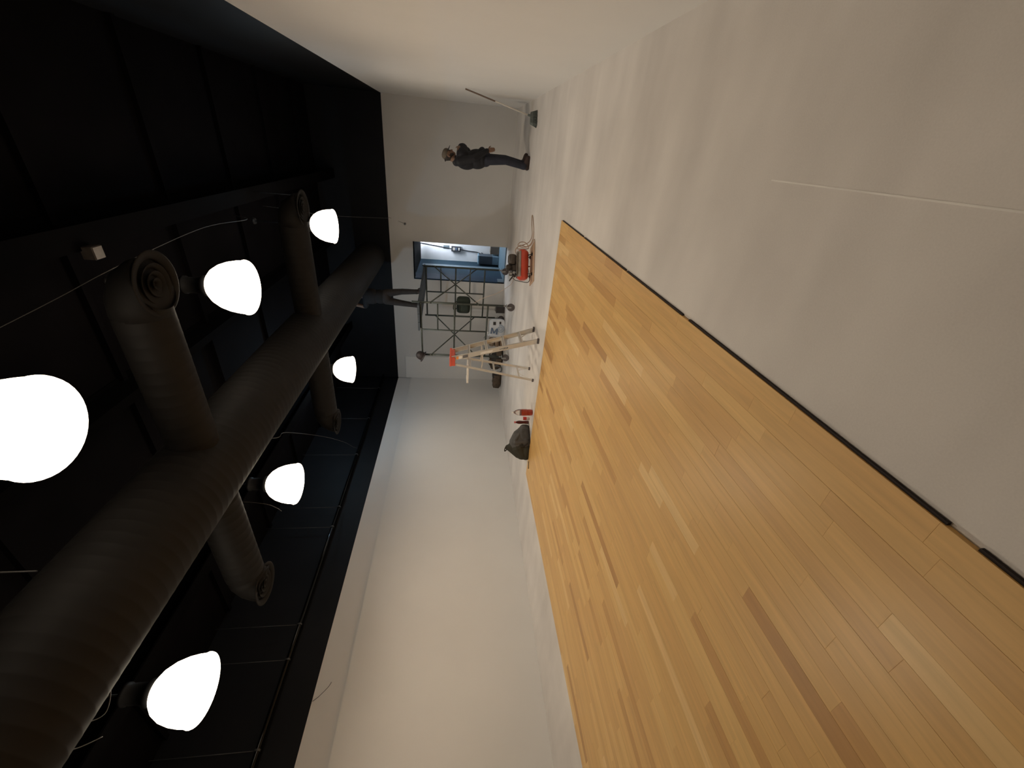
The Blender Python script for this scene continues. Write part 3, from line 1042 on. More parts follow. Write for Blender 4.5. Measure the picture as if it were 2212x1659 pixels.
# ---- man on the scaffold, back to the viewer, arms raised into the dark ceiling
pr = []
piv = (0.0, 0, 1.42)
head_prims(pr, piv, -0.25, hz=1.55)
pr.append(('c', (-0.02, 0, 1.34), 0.064, (0.0, 0, 1.50), 0.056, 'skin'))
pr.append(('c', (-0.02, -0.165, 1.35), 0.080, (-0.02, 0.165, 1.35), 0.080, 'shirt'))
pr.append(('e', (-0.01, 0, 1.22), (0.135, 0.20, 0.22), 'shirt'))
pr.append(('e', (0.0, 0, 1.00), (0.135, 0.178, 0.20), 'shirt'))
pr.append(('e', (0.0, 0, 0.87), (0.135, 0.182, 0.13), 'trousers'))
for s in (-1, 1):
    pr.append(('c', (0.0, s * 0.095, 0.85), 0.100, (0.015, s * 0.150, 0.47), 0.074, 'trousers'))
    pr.append(('c', (0.015, s * 0.150, 0.47), 0.076, (-0.02, s * 0.175, 0.12), 0.060, 'trousers'))
    pr.append(('c', (-0.02, s * 0.175, 0.13), 0.062, (-0.02, s * 0.175, 0.10), 0.064, 'trousers'))
    pr.append(('c', (-0.02, s * 0.175, 0.12), 0.052, (-0.025, s * 0.177, 0.05), 0.05, 'boots'))
    pr.append(('c', (-0.05, s * 0.177, 0.038), 0.042, (0.13, s * 0.20, 0.035), 0.041, 'boots'))
    pr.append(('c', (0.0, s * 0.177, 0.07), 0.048, (0.11, s * 0.198, 0.045), 0.041, 'boots'))
pr.append(('c', (-0.02, 0.21, 1.35), 0.072, (0.10, 0.31, 1.40), 0.056, 'shirt'))
pr.append(('c', (0.10, 0.31, 1.40), 0.054, (0.13, 0.285, 1.66), 0.038, 'skin'))
hand(pr, (0.13, 0.284, 1.675), (0.1, -0.05, 1), (0.3, -0.9, 0), (0.9, 0.2, 0.1), 0.5)
pr.append(('c', (-0.02, -0.21, 1.35), 0.072, (0.15, -0.22, 1.36), 0.056, 'shirt'))
pr.append(('c', (0.15, -0.22, 1.36), 0.054, (0.24, -0.12, 1.58), 0.038, 'skin'))
hand(pr, (0.243, -0.115, 1.595), (0.2, 0.3, 0.9), (-0.2, 0.9, 0), (0.9, 0.2, 0.1), 0.5)
pf = sp(0.40, 0.86, FT + 0.039)
m2 = person('person', pr, {'skin': 'skin', 'hair': 'hair', 'eye': 'eye_dark', 'lip': 'lip', 'shirt': 'dark_shirt', 'trousers': 'dark_trousers', 'boots': 'boots'},
            pf, math.radians(92), 'man in dark clothes standing on the scaffold with raised arms')

# ---- push broom leaning on the right wall
bp0, bp1 = V(0.49, 8.71, 0.10), V(XR - 0.014, 8.75, 1.305)
br = empty('push_broom', (0.46, 8.70, 0), label='broom with two tone pole leaning on the right wall', cat='broom')
lo = br.location
mid = bp0.lerp(bp1, 0.56)
MB().tube([bp0 - lo, mid - lo], 0.0125, 10).build('lower_pole', 'pole_pale', br)
MB().tube([mid - lo, bp1 - lo], 0.0125, 10).build('upper_pole', 'pole_brown', br)
hd = MB()
Mb = Matrix.Rotation(math.radians(28), 4, 'Z')
hd.prism([Mb @ V(-0.11, -0.035, 0.075), Mb @ V(0.11, -0.035, 0.075), Mb @ V(0.09, -0.035, 0.125), Mb @ V(-0.09, -0.035, 0.125)], Mb @ V(0, 0.07, 0))
ho = hd.build('head', 'broom_green', br)
bs = MB()
rb = random.Random(2)
for i in range(14):
    for j in range(4):
        x, y = -0.105 + 0.21 * i / 13, -0.027 + 0.054 * j / 3
        sx, sy = x * 1.25 + rb.uniform(-0.006, 0.006), y * 1.7 + rb.uniform(-0.006, 0.006)
        bs.tube([Mb @ V(x, y, 0.08), Mb @ V(sx, sy, 0.001)], [0.006, 0.008], 5)
bs.build('bristles', 'broom_green', ho, kind='stuff')
MB().tube([bp0 - lo - V(0, 0, 0.01), bp0 - lo + (bp1 - bp0) * 0.06], 0.019, 10).build('socket', 'broom_green', br)

# ================================================================== STEPLADDER
LC = V(-3.12, 6.31, 0)
lad = empty('stepladder', LC, label='aluminium stepladder with a red top standing by the wood floor', cat='ladder')
TOPZ = 1.44


def lp(x, y, z):
    return V(x, y, z)


fx = lambda z: 0.365 + (-0.062 - 0.365) * z / TOPZ         # front rails (towards the right wall)
fy = lambda z: 0.245 + (0.165 - 0.245) * z / TOPZ
rx = lambda z: -0.41 + (-0.155 + 0.41) * z / TOPZ         # rear rails
ry = lambda z: 0.215 + (0.150 - 0.215) * z / TOPZ
for s in (-1, 1):
    b = MB()
    A, B = lp(fx(0.02), s * fy(0.02), 0.02), lp(fx(TOPZ - 0.004), s * (fy(TOPZ) - 0.006), TOPZ - 0.004)
    t = (B - A).normalized()
    u = V(0, 1, 0)
    b.bar(A, B, 0.075, 0.004, (0, 1, 0))
    sx = t.cross(u).normalized()
    for e in (-1, 1):
        o_ = sx * e * 0.0365 + V(0, -s * 0.013, 0)
        b.bar(A + o_, B + o_, 0.003, 0.026, (0, 1, 0))
    ro = b.build('front_rail', 'aluminium', lad)
    f = MB()
    q = lp(fx(0), s * fy(0), 0)
    f.cbox(q.x - 0.045, q.x + 0.045, q.y - 0.018, q.y + 0.018, 0, 0.035, 0.004)
    f.build('foot', 'rubber', ro)
    # diagonal brace below the first step
    z1 = 0.29
    MB().bar(lp(fx(0.05), s * (fy(0.05) - 0.012), 0.05), lp(fx(z1) - 0.01, s * 0.05, z1 - 0.01), 0.02, 0.006, (1, 0, 0)).build('foot_brace', 'aluminium', lad)
    if s == -1:
        def patch(z0, z1, w, m, nm, off=0.0):
            y_ = lambda z: -fy(z) - 0.0025
            P = [lp(fx(z0) - w / 2 + off, y_(z0), z0), lp(fx(z0) + w / 2 + off, y_(z0), z0), lp(fx(z1) + w / 2 + off, y_(z1), z1), lp(fx(z1) - w / 2 + off, y_(z1), z1)]
            b = MB().prism(P, (0, -0.0012 - (0.0008 if nm == 'label_text' else 0), 0))
            return b.build(nm, m, ro)
        patch(0.76, 0.96, 0.045, 'sticker_white', 'white_sticker')
        patch(0.50, 0.655, 0.040, 'sticker_white', 'black_label_border')
        patch(0.507, 0.648, 0.030, 'sticker_black', 'black_label')
        for (za, zb) in ((0.52, 0.56), (0.575, 0.635)):
            patch(za, zb, 0.006, 'sticker_white', 'label_text')
        patch(1.17, 1.25, 0.05, 'sticker_grey', 'grey_sticker')
        patch(1.262, 1.322, 0.05, 'sticker_white', 'small_white_sticker')
        patch(1.324, 1.362, 0.05, 'sticker_orange', 'orange_sticker')
    b = MB().bar(lp(rx(0.02), s * ry(0.02), 0.02), lp(rx(TOPZ), s * ry(TOPZ), TOPZ), 0.034, 0.022, (0, 1, 0))
    rr_ = b.build('rear_rail', 'aluminium', lad)
    q = lp(rx(0), s * ry(0), 0)
    MB().cbox(q.x - 0.025, q.x + 0.025, q.y - 0.018, q.y + 0.018, 0, 0.032, 0.004).build('foot', 'rubber', rr_)
    # folding spreader
    zs = 0.93
    sp_ = MB().bar(lp(fx(zs), s * (fy(zs) - 0.02), zs), lp((fx(zs) + rx(zs)) / 2, s * (fy(zs) - 0.024), zs - 0.015), 0.004, 0.022)
    sp_.bar(lp((fx(zs) + rx(zs)) / 2, s * (fy(zs) - 0.024), zs - 0.015), lp(rx(zs), s * (ry(zs) - 0.014), zs), 0.004, 0.022)
    sp_.build('spreader', 'aluminium', lad)
for z in (0.29, 0.58, 0.87, 1.16):
    w = fy(z) - 0.003
    b = MB().cbox(fx(z) - 0.042, fx(z) + 0.042, -w, w, z - 0.006, z + 0.002, 0.001)
    b.box(fx(z) + 0.037, fx(z) + 0.042, -w, w, z - 0.032, z).box(fx(z) - 0.042, fx(z) - 0.037, -w, w, z - 0.026, z)
    for k in range(5):
        b.box(fx(z) - 0.034 + k * 0.015, fx(z) - 0.029 + k * 0.015, -w, w, z + 0.002, z + 0.0045)
    b.build('step', 'aluminium', lad)
for z in (0.26, 0.70, 1.12):
    MB().bar(lp(rx(z), -ry(z), z), lp(rx(z), ry(z), z), 0.018, 0.03).build('rear_crossbar', 'aluminium', lad)
for s in (-1, 1):
    MB().bar(lp(rx(0.05), s * (ry(0.05) - 0.012), 0.06), lp(rx(0.25), s * 0.06, 0.25), 0.014, 0.005, (1, 0, 0)).build('rear_brace', 'aluminium', lad)
b = MB()
b.cbox(-0.195, -0.02, -0.185, 0.185, TOPZ - 0.005, TOPZ + 0.035, 0.008)
b.cbox(-0.185, -0.03, -0.183, -0.168, TOPZ - 0.06, TOPZ, 0.004).cbox(-0.185, -0.03, 0.168, 0.183, TOPZ - 0.06, TOPZ, 0.004)
b.cbox(-0.033, -0.022, -0.183, 0.183, TOPZ - 0.05, TOPZ, 0.004)
b.build('top_cap', 'red_plastic', lad)
zs = 1.155
b = MB().cbox(rx(zs) - 0.34, rx(zs) - 0.01, -0.14, 0.14, zs - 0.012, zs + 0.002, 0.003)
b.box(rx(zs) - 0.34, rx(zs) - 0.33, -0.14, 0.14, zs, zs + 0.022).box(rx(zs) - 0.34, rx(zs) - 0.01, -0.14, -0.132, zs, zs + 0.018).box(rx(zs) - 0.34, rx(zs) - 0.01, 0.132, 0.14, zs, zs + 0.018)
b.build('pail_shelf', 'sticker_white', lad)

# ================================================================== COMPRESSOR
CR = math.radians(30)
cb = empty('base_board', (-1.855, 7.50, 0), rz=CR, label='thin wooden board on the floor under the red compressor', cat='board')
MB().cbox(-0.36, 0.36, -0.22, 0.20, 0, 0.014, 0.003).build('panel', 'board_wood', cb)
com = empty('air_compressor', (-1.885, 7.52, 0.014), rz=CR, label='red air compressor with dark pump standing on a thin board', cat='compressor')
TZ, TR, TL = 0.165, 0.108, 0.235
pr_t = [(0.0, -TL - 0.05), (0.05, -TL - 0.045), (0.085, -TL - 0.025), (TR, -TL + 0.01), (TR, TL - 0.01), (0.085, TL + 0.025), (0.05, TL + 0.045), (0.0, TL + 0.05)]
tank = MB().lathe(pr_t, (0, 0, TZ), 'x', 32)
to = tank.build('tank', 'red_enamel', com)
# grey curved layer over the upper tank, flat pad on top
sd = MB()
for k in range(9):
    pass
arc = [(-1.15 + 2.3 * k / 10) for k in range(11)]
P = [V(-0.235, (TR + 0.004) * math.sin(a), TZ + (TR + 0.004) * math.cos(a)) for a in arc] + [V(-0.235, (TR + 0.012) * math.sin(a), TZ + (TR + 0.012) * math.cos(a)) for a in arc[::-1]]
sd.prism(P, (0.47, 0, 0))
sd.box(-0.19, 0.21, -0.085, 0.085, TZ + TR + 0.004, TZ + TR + 0.014)
sd.build('tank_top_plate', 'tank_grey', com)
for s in (-1, 1):
    for t in (-1, 1):
        f = MB().bar(V(s * 0.17, t * 0.055, TZ - 0.08), V(s * 0.18, t * 0.10, 0.02), 0.03, 0.008, (1, 0, 0))
        f.cbox(s * 0.18 - 0.025, s * 0.18 + 0.025, t * 0.10 - 0.02, t * 0.10 + 0.02, 0, 0.022, 0.003)
        f.build('foot', 'cast_iron', com)
zb = TZ + TR + 0.014
# motor
mo = MB().lathe([(0.03, -0.10), (0.062, -0.095), (0.072, -0.08), (0.072, 0.07), (0.062, 0.085), (0.03, 0.09)], (0.09, 0.0, zb + 0.075), 'x', 26, cap0=True, cap1=True)
for k in range(8):
    a = k * math.pi / 4
    mo.box(0.03, 0.15, -0.004, 0.004, 0.068, 0.08, Matrix.Translation((0, 0, zb + 0.075)) @ Matrix.Rotation(a, 4, 'X'))
mo.box(0.04, 0.14, -0.05, 0.05, zb, zb + 0.02)
mo.build('motor', 'motor_grey', com)
pu = MB().cbox(-0.12, -0.02, -0.055, 0.055, zb, zb + 0.075, 0.006)
for k in range(7):
    z = zb + 0.08 + k * 0.011
    pu.cbox(-0.118, -0.022, -0.05, 0.05, z, z + 0.006, 0.002)
pu.cbox(-0.108, -0.032, -0.042, 0.042, zb + 0.07, zb + 0.16, 0.003).cbox(-0.115, -0.025, -0.048, 0.048, zb + 0.158, zb + 0.185, 0.005)
po = pu.build('pump', 'cast_iron', com)
MB().lathe([(0.0, -0.02), (0.04, -0.02), (0.043, -0.015), (0.043, 0.015), (0.04, 0.02), (0.0, 0.02)], (-0.07, -0.075, zb + 0.15), 'y', 22).build('air_filter', 'cast_iron', po)
MB().tube(bez([(-0.03, 0.03, zb + 0.17), (0.0, 0.06, zb + 0.16), (-0.02, 0.085, zb + 0.05), (-0.03, 0.075, zb - 0.03)]), 0.007, 8).build('outlet_pipe', 'galvanised', po)
hd = MB().tube(bez([(-0.20, -0.05, zb), (-0.24, -0.05, zb + 0.07), (-0.29, -0.05, zb + 0.11), (-0.30, 0, zb + 0.115), (-0.29, 0.05, zb + 0.11), (-0.24, 0.05, zb + 0.07), (-0.20, 0.05, zb)]), 0.011, 10)
hd.build('carry_handle', 'cast_iron', com)
ps = MB().cbox(-0.205, -0.14, -0.035, 0.035, zb + 0.03, zb + 0.12, 0.006)
ps.tube([(-0.172, 0, zb), (-0.172, 0, zb + 0.04)], 0.011, 8)
pso = ps.build('pressure_switch', 'dark_box', com)
for s, x in ((0, -0.165), (1, -0.185)):
    MB().lathe([(0.0, -0.012), (0.022, -0.012), (0.025, -0.008), (0.025, 0.008), (0.0, 0.008)], (x, -0.055, zb + 0.045 + 0.055 * s), 'y', 18).build('gauge', 'galvanised', pso)
MB().tube([(-0.215, 0.0, zb + 0.05), (-0.245, 0.0, zb + 0.05)], 0.010, 10).build('coupling', 'sticker_white', com)
MB().lathe([(0.012, -0.02), (0.016, 0.0), (0.012, 0.02)], (-0.02, 0, TZ - TR - 0.012), 'z', 10, cap0=True, cap1=True).build('drain_valve', 'galvanised', com)

CM = Matrix.Translation(com.location) @ Matrix.Rotation(CR, 4, 'Z')


def cw(x, y, z):
    return CM @ V(x, y, z)


# coiled hose hung over the right end of the tank, with a long loop on the floor
cz_ = -0.014
hs = [cw(0.20, -0.02, zb + 0.01), cw(0.27, -0.03, zb + 0.02), cw(0.35, -0.04, 0.22), cw(0.33, -0.05, 0.10), cw(0.40, -0.10, cz_ + 0.035), cw(0.55, -0.13, cz_ + 0.008), cw(0.75, -0.08, cz_ + 0.008),
      cw(0.93, 0.02, cz_ + 0.008), cw(0.95, 0.09, cz_ + 0.008), cw(0.80, 0.09, cz_ + 0.008), cw(0.58, 0.02, cz_ + 0.008), cw(0.44, 0.0, 0.05), cw(0.38, 0.02, 0.16), cw(0.36, 0.04, 0.24), cw(0.31, 0.04, 0.26),
      cw(0.305, 0.02, 0.15), cw(0.32, 0.0, 0.06), cw(0.40, -0.04, 0.12), cw(0.405, -0.05, 0.22), cw(0.33, -0.08, 0.27), cw(0.30, -0.09, 0.16), cw(0.33, -0.13, 0.05), cw(0.42, -0.2, cz_ + 0.01), cw(0.30, -0.27, cz_ + 0.008), cw(0.0, -0.265, cz_ + 0.008), cw(-0.2, -0.26, cz_ + 0.008)]
MB().tube(bez(hs, 7), 0.0075, 8).build('air_hose', 'hose_tan', label='tan hose looped beside the red compressor and over the floor', cat='hose')
hs = [cw(-0.245, 0.0, zb + 0.05), cw(-0.29, -0.02, zb + 0.02), cw(-0.315, -0.04, 0.20), cw(-0.33, -0.05, 0.08), cw(-0.29, -0.10, 0.045), cw(-0.2, -0.13, 0.06), cw(-0.1, -0.13, 0.08)]
MB().tube(bez(hs, 8), 0.006, 8).build('whip_hose', 'dark_canvas', label='short dark hose curling off the left end of the compressor', cat='hose')
A_ = cw(-0.25, 0.01, zb + 0.055)
B_ = bc + V(0.05, -0.02, 0.02)
hs = [A_, A_ + V(-0.10, 0.18, -0.03), V(-2.5, 8.25, 0.29), V(-2.85, 8.75, 0.50), V(-3.08, 9.05, 0.78), B_ + V(0.02, -0.09, -0.06), B_]
MB().tube(bez(hs, 8), 0.005, 8).build('supply_hose', 'hose_tan', label='thin hose rising from the compressor to the bag on the scaffold', cat='hose')

# ================================================================== PILE ALONG THE END WALL
o = empty('storage_box', (-4.16, 11.30, 0), rz=0.1, label='small dark box beside the white bag at the end wall', cat='box')
MB().cbox(-0.085, 0.085, -0.12, 0.12, 0, 0.22, 0.008).build('body', 'dark_box', o)
MB().cbox(-0.089, 0.089, -0.124, 0.124, 0.215, 0.25, 0.006).build('lid', 'dark_box', o)
MB().tube(bez([(-0.05, 0, 0.248), (-0.03, 0, 0.275), (0.03, 0, 0.275), (0.05, 0, 0.248)]), 0.006, 6).build('handle', 'cord_grey', o)

mbg = empty('mortar_bag', (-4.56, 10.84, 0), rz=0.24, label='white plastic bag with blue letters lying on its side at the end wall', cat='bag')
MB().blob((0, 0, 0.225), (0.262, 0.10, 0.235), 0.4, 0.35, 30, 18, amp=0.025, seed=9).build('sack', 'bag_white', mbg)


# glyph up = local +x (the bag lies on its side), reading direction = down
yf = -0.110
RM = Matrix(((0, 1, 0, 0), (0, 0, -1, 0), (-1, 0, 0, 0), (0, 0, 0, 1)))
gm = [(0, 0), (0.2, 0), (0.2, 0.66), (0.42, 0.12), (0.58, 0.12), (0.8, 0.66), (0.8, 0), (1, 0), (1, 1), (0.76, 1), (0.5, 0.38), (0.24, 1), (0, 1)]
MT = Matrix.Translation((-0.075, yf, 0.31)) @ Matrix.Rotation(0.12, 4, 'Y') @ RM @ Matrix.Translation((-0.1, -0.085, 0))
MB().prism([MT @ V(x * 0.2, y * 0.17, -0.004) for x, y in gm], (0, -0.008, 0)).build('printed_letter', 'print_blue', mbg)
sw = MB()
pts = []
for k in range(56):
    a = k * 0.235
    r = 0.014 + 0.0078 * a
    pts.append(V(-0.01 + r * math.cos(a), yf, 0.135 + r * math.sin(a)))
n = len(pts)
vs, fs = [], []
for k, p in enumerate(pts):
    d = (p - V(-0.01, yf, 0.135)).normalized()
    w = 0.015
    for (dr, dy) in ((-w, 0), (w, 0), (w, -0.002), (-w, -0.002)):
        vs.append(p + d * dr + V(0, dy, 0))
for k in range(n - 1):
    for j in range(4):
        l = (j + 1) % 4
        fs.append((k * 4 + j, k * 4 + l, k * 4 + 4 + l, k * 4 + 4 + j))
sw._add(vs, fs)
sw.build('printed_swirl', 'print_grey', mbg)
for (x0, x1, z0, z1) in ((0.10, 0.19, 0.27, 0.345), (0.13, 0.20, 0.12, 0.17)):
    MB().cbox(x0, x1, yf - 0.003, yf + 0.02, z0, z1, 0.002).build('printed_block', 'dark_box', mbg)
MB().blob((-0.20, 0.0, 0.455), (0.05, 0.045, 0.03), 0.7, 0.7, 12, 8, amp=0.1, seed=4).build('gathered_corner', 'bag_white', mbg)

for k in range(3):
    o = empty('kraft_sack', (-4.98, 10.80, 0.144 * k), rz=0.35 + 0.06 * (k - 1), label=('brown paper sack at the bottom of the stack behind the ladder', 'brown paper sack in the middle of the stack behind the ladder', 'brown paper sack on top of the stack behind the ladder')[k],
              cat='sack', group='brown sacks stacked at the end wall')
    MB().blob((0, 0, 0.07), (0.13, 0.26, 0.07), 0.55, 0.4, 24, 12, amp=0.03, seed=20 + k).build('body', 'kraft', o)
    for s in (-1, 1):
        MB().cbox(-0.085, 0.085, s * 0.262 - 0.012, s * 0.262 + 0.012, 0.055, 0.085, 0.003).build('stitched_end', 'kraft', o)

# open tool bag, coil of cable, small jug and crumpled bag further left
o = empty('tool_bag', (-5.42, 10.75, 0), rz=0.25, label='dark tool bag with handles between the sacks and the corner', cat='bag')
MB().blob((0, 0, 0.16), (0.22, 0.13, 0.16), 0.4, 0.4, 24, 14, amp=0.04, seed=31).build('body', 'dark_canvas', o)
for s in (-1, 1):
    MB().tube(bez([(-0.12, s * 0.08, 0.28), (-0.09, s * 0.07, 0.37), (0.0, s * 0.05, 0.40), (0.09, s * 0.07, 0.37), (0.12, s * 0.08, 0.28)]), 0.011, 8).build('handle', 'brown_canvas', o)
for k, (x, y, h, a) in enumerate(((-0.12, 0.02, 0.43, -0.15), (0.02, -0.03, 0.40, 0.1), (0.12, 0.03, 0.45, 0.25))):
    MB().tube([(x, y, 0.26), (x + a * 0.2, y, h)], 0.014, 8).build('tool_handle', ('pole_brown', 'cord_grey', 'brown_canvas')[k], o)
for s in (-0.6, 0.55):
    MB().blob((s * 0.2, -0.125, 0.12), (0.075, 0.035, 0.085), 0.5, 0.5, 14, 8, seed=6).build('pocket', 'brown_canvas', o)
o = MB()
for k in range(5):
    r = 0.13 - 0.006 * (k % 2)
    o.tube([(-5.78 + r * math.cos(a * 0.2618), 10.60 - 0.015 * k + 0.02 * math.sin(a * 0.5), 0.145 + r * math.sin(a * 0.2618)) for a in range(24)], 0.009, 6, closed=True)
o.build('cable_coil', 'cord_grey', label='grey coil of cable standing beside the dark tool bag', cat='cable')
o = empty('crumpled_sack', (-6.22, 10.70, 0), rz=0.1, label='crumpled brown sack lying at the far left corner', cat='sack')
MB().blob((0, 0, 0.13), (0.25, 0.15, 0.13), 0.7, 0.6, 28, 16, amp=0.12, seed=17, freq=6).build('body', 'brown_canvas', o)
MB().blob((0.19, -0.06, 0.17), (0.09, 0.08, 0.11), 0.8, 0.7, 16, 10, amp=0.12, seed=18).build('open_mouth', 'dark_canvas', o)
o = empty('duffel_bag', (-5.78, 11.10, 0), rz=0.2, label='dark brown lumpy bag behind the cable coil', cat='bag')
MB().blob((0, 0, 0.17), (0.24, 0.13, 0.17), 0.6, 0.5, 26, 14, amp=0.09, seed=41).build('body', 'brown_canvas', o)
MB().tube(bez([(-0.15, -0.05, 0.27), (-0.05, -0.1, 0.37), (0.08, -0.1, 0.36), (0.16, -0.05, 0.27)]), 0.011, 8).build('handle', 'dark_canvas', o)
# trowel left on the sack
o = empty('brush', (-4.72, 10.80, 0.465), label='white brush lying on the white bag, handle pointing up', cat='brush')
MB().cbox(-0.05, 0.05, -0.03, 0.03, 0.0, 0.045, 0.006).build('bristles', 'sticker_white', o)
MB().tube([(-0.02, 0, 0.04), (-0.16, 0, 0.13)], [0.012, 0.008], 8).build('handle', 'cord_grey', o)

# ================================================================== BY THE WOOD EDGE
o = empty('soda_bottle', (-4.045, 5.84, 0), label='large clear bottle of red soda with white cap by the wood floor', cat='bottle')
MB().lathe([(0.0, 0.004), (0.045, 0.0), (0.054, 0.012), (0.057, 0.05), (0.055, 0.09), (0.050, 0.115), (0.055, 0.14), (0.057, 0.17), (0.056, 0.222), (0.0, 0.222)], n=28).build('drink', 'soda', o)
MB().lathe([(0.0575, 0.20), (0.057, 0.235), (0.052, 0.265), (0.038, 0.30), (0.02, 0.325), (0.0145, 0.335), (0.0145, 0.35)], n=28).build('bottle_neck', 'clear_plastic', o)
MB().lathe([(0.0165, 0.343), (0.0165, 0.372), (0.0, 0.374)], n=18).build('screw_cap', 'cap_white', o)
MB().lathe([(0.0585, 0.10), (0.0585, 0.19)], n=28).build('label_wrap', 'can_brown', o)
o = empty('drink_can', (-4.305, 6.02, 0), label='small red and silver drink can between the two bottles', cat='can')
MB().lathe([(0.0, 0.006), (0.024, 0.0), (0.032, 0.01), (0.033, 0.055)], n=24).build('lower_body', 'can_silver', o)
MB().lathe([(0.033, 0.055), (0.033, 0.105), (0.027, 0.118)], n=24).build('upper_body', 'can_red', o)
MB().lathe([(0.027, 0.118), (0.026, 0.121), (0.024, 0.117), (0.0, 0.116)], n=24).build('lid', 'can_silver', o)
o = empty('cola_bottle', (-4.40, 6.03, 0), label='slim dark red bottle with pink cap, nearest the backpack', cat='bottle')
MB().lathe([(0.0, 0.004), (0.024, 0.0), (0.031, 0.012), (0.032, 0.06), (0.028, 0.09), (0.028, 0.12), (0.032, 0.15), (0.032, 0.185), (0.025, 0.215), (0.014, 0.24), (0.0135, 0.25)], n=24).build('body', 'cola', o)
MB().lathe([(0.0, 0.0), (0.017, 0.0), (0.02, 0.004), (0.02, 0.03), (0.0, 0.032)], (0, 0, 0.243), n=18).build('cap', 'cap_pink', o)

bpk = empty('backpack', (-4.68, 5.79, 0), rz=math.radians(34), label='dark grey and green backpack slumped at the wood floor corner', cat='backpack')
bk = [('c', (0.25, 0.0, 0.10), 0.085, (0.10, 0.0, 0.165), 0.15, 'grey'), ('c', (0.10, 0.0, 0.165), 0.15, (-0.02, 0.01, 0.20), 0.17, 'grey'),
      ('c', (0.27, 0.02, 0.05), 0.06, (0.0, 0.05, 0.06), 0.12, 'grey'), ('c', (0.23, -0.05, 0.07), 0.06, (0.02, -0.08, 0.08), 0.10, 'grey'),
      ('c', (-0.09, 0.0, 0.18), 0.165, (-0.20, 0.0, 0.13), 0.12, 'olive'), ('c', (-0.12, -0.05, 0.06), 0.10, (-0.24, -0.02, 0.06), 0.085, 'olive'),
      ('c', (-0.06, 0.0, 0.25), 0.13, (-0.10, 0.0, 0.395), 0.045, 'olive'), ('c', (-0.20, 0.0, 0.19), 0.095, (-0.09, 0.0, 0.39), 0.05, 'olive'),
      ('c', (0.0, -0.15, 0.28), 0.028, (0.03, -0.165, 0.06), 0.03, 'grey'), ('c', (0.05, -0.13, 0.27), 0.03, (0.22, -0.10, 0.15), 0.028, 'grey')]
tmpb = person('sack_body', bk, {'grey': 'backpack_grey', 'olive': 'backpack_green'}, (0, 0, 0), 0, None, voxel=0.011)
tmpb.name = 'pouch'
tmpb.parent = bpk
del tmpb['category']
MB().blob((0.15, -0.12, 0.11), (0.10, 0.04, 0.075), 0.7, 0.6, 20, 12, amp=0.05, seed=57).build('front_pocket', 'backpack_grey', bpk)
MB().tube(bez([(0.0, -0.12, 0.27), (-0.05, -0.155, 0.17), (-0.03, -0.165, 0.08), (0.08, -0.165, 0.02)]), 0.013, 8).build('strap', 'dark_canvas', bpk)
MB().tube(bez([(-0.13, 0.03, 0.40), (-0.16, 0.0, 0.445), (-0.12, -0.03, 0.45), (-0.08, -0.02, 0.43)]), 0.010, 8).build('grab_handle', 'dark_canvas', bpk)
MB().cbox(-0.02, 0.02, -0.178, -0.16, 0.15, 0.175, 0.003).build('buckle', 'dark_box', bpk)
MB().tube([(-4.885, 5.50, 0.0265), (-4.99, 5.42, 0.0265)], 0.007, 8).build('wood_stick', 'stick_brown', label='short brown stick lying beside the backpack', cat='stick')

# ================================================================== IN THE PASSAGE
o = empty('wall_socket_box', (-3.15, PY - 0.03, 1.46), label='grey electric outlet box on the bright passage wall', cat='outlet')
MB().cbox(-0.085, 0.085, -0.035, 0.03, -0.155, 0.155, 0.008).build('case', 'box_grey', o)
for k, (z, m, h) in enumerate(((0.07, 'pole_pale', 0.035), (-0.01, 'print_blue', 0.025), (-0.10, 'sticker_white', 0.02))):
    MB().cbox(-0.045, 0.045, -0.042, -0.033, z - h, z + h, 0.003).build('socket', m, o)
MB().tube(bez([(-3.03, PY - 0.01, DZ), (-3.08, PY - 0.012, 2.2), (-3.13, PY - 0.012, 1.8), (-3.15, PY - 0.012, 1.61)]), 0.012, 8).build('power_cable', 'box_grey', label='cable running down the passage wall to the outlet box', cat='cable')
MB().tube(bez([(-3.17, PY - 0.014, 1.31), (-3.2, PY - 0.014, 1.0), (-3.22, PY - 0.014, 0.75), (-3.28, PY - 0.03, 0.58), (-3.34, PY - 0.035, 0.52), (-3.30, PY - 0.03, 0.50), (-3.22, PY - 0.03, 0.60)]), 0.014, 8).build('power_cable', 'box_grey', label='cable looping below the outlet box in the passage', cat='cable')
o = empty('paper_notice', (-3.12, PY - 0.004, 1.68), label='pale paper pinned above the outlet box in the passage', cat='paper')
MB().box(-0.06, 0.06, 0, 0.003, 0, 0.20).build('sheet', 'pale_blue', o)
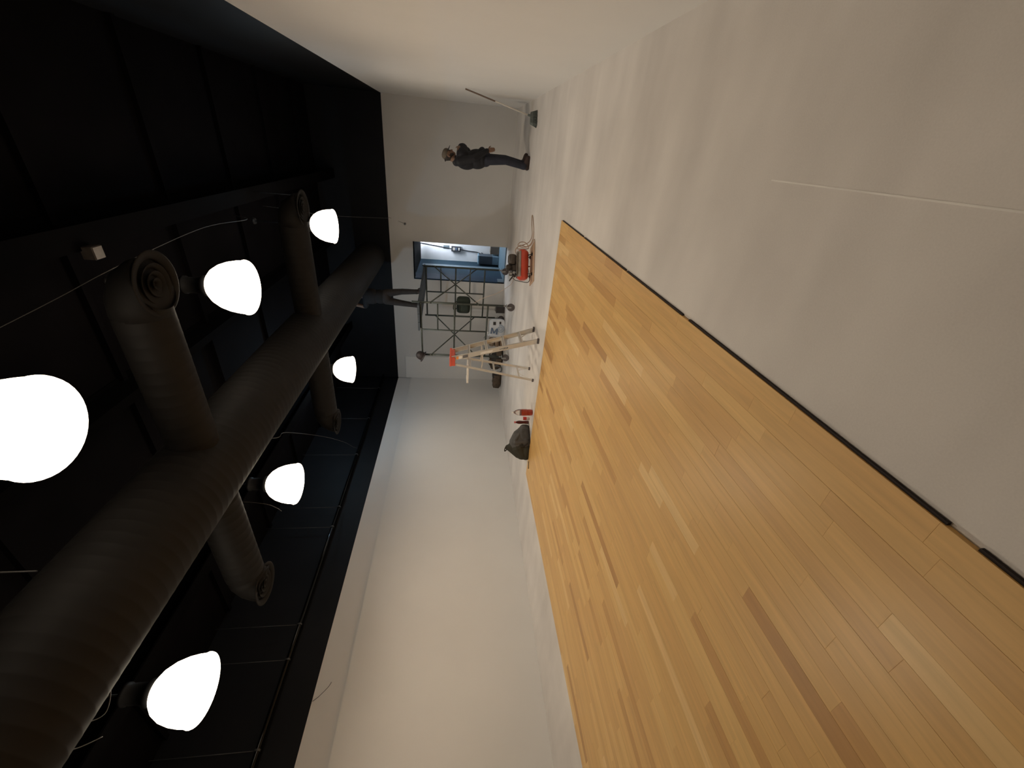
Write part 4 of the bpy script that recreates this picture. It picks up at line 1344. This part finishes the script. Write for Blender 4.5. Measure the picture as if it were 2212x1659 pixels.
o = empty('plastic_crate', (-3.33, PY - 0.29, 0.03), label='dark blue crate on the passage floor left of the cardboard carton', cat='crate')
b = MB().cbox(-0.17, 0.10, -0.18, 0.18, 0.22, 0.66, 0.01)
b.build('body', 'crate_blue', o)
MB().cbox(-0.17, 0.10, -0.18, 0.18, 0, 0.22, 0.01).build('base', 'crate_pale', o)
MB().cbox(-0.18, 0.11, -0.19, 0.19, 0.655, 0.70, 0.008).build('lid', 'crate_pale', o)
o = empty('carton', (-3.05, PY - 0.26, 0.03), label='brown carton on the passage floor beside the blue crate', cat='box')
MB().cbox(-0.12, 0.12, -0.14, 0.14, 0, 0.30, 0.004).build('body', 'cardboard', o)
MB().box(-0.12, 0.12, -0.02, 0.02, 0.30, 0.302).build('tape', 'pole_pale', o)
o = empty('tote_bag', (-2.82, PY - 0.26, 0.03), label='pale blue bag on the passage floor at the right', cat='bag')
MB().blob((0, 0, 0.28), (0.085, 0.10, 0.28), 0.5, 0.5, 18, 12, amp=0.06, seed=71).build('body', 'crate_pale', o)
MB().tube(bez([(-0.04, 0, 0.52), (-0.03, 0, 0.64), (0.03, 0, 0.64), (0.04, 0, 0.52)]), 0.008, 6).build('handle', 'blue_frame', o)
# added unseen tubes brighten the end wall; shield keeps their light off the side wall
o = empty('added_tube_light', (-2.1, 13.76, 2.33), label='added unseen cool tube light, shielded, round the corner of the passage', cat='lamp')
MB().box(-0.72, 0.72, -0.15, -0.14, 0, 0.27).box(-0.72, -0.71, -0.14, 0.14, 0, 0.27).box(0.71, 0.72, -0.14, 0.14, 0, 0.27).box(-0.71, 0.71, -0.14, 0.14, 0.26, 0.27).tube([(-0.4, 0, 0.27), (-0.4, 0, DZ - 2.33)], 0.01, 6).tube([(0.4, 0, 0.27), (0.4, 0, DZ - 2.33)], 0.01, 6).build('light_shield', 'sticker_white', o)
for s_ in (-1, 1):
    MB().tube([(-0.66, s_ * 0.05, 0.12), (0.66, s_ * 0.05, 0.12)], 0.02, 12).build('tube', 'added_tube_glow', o)
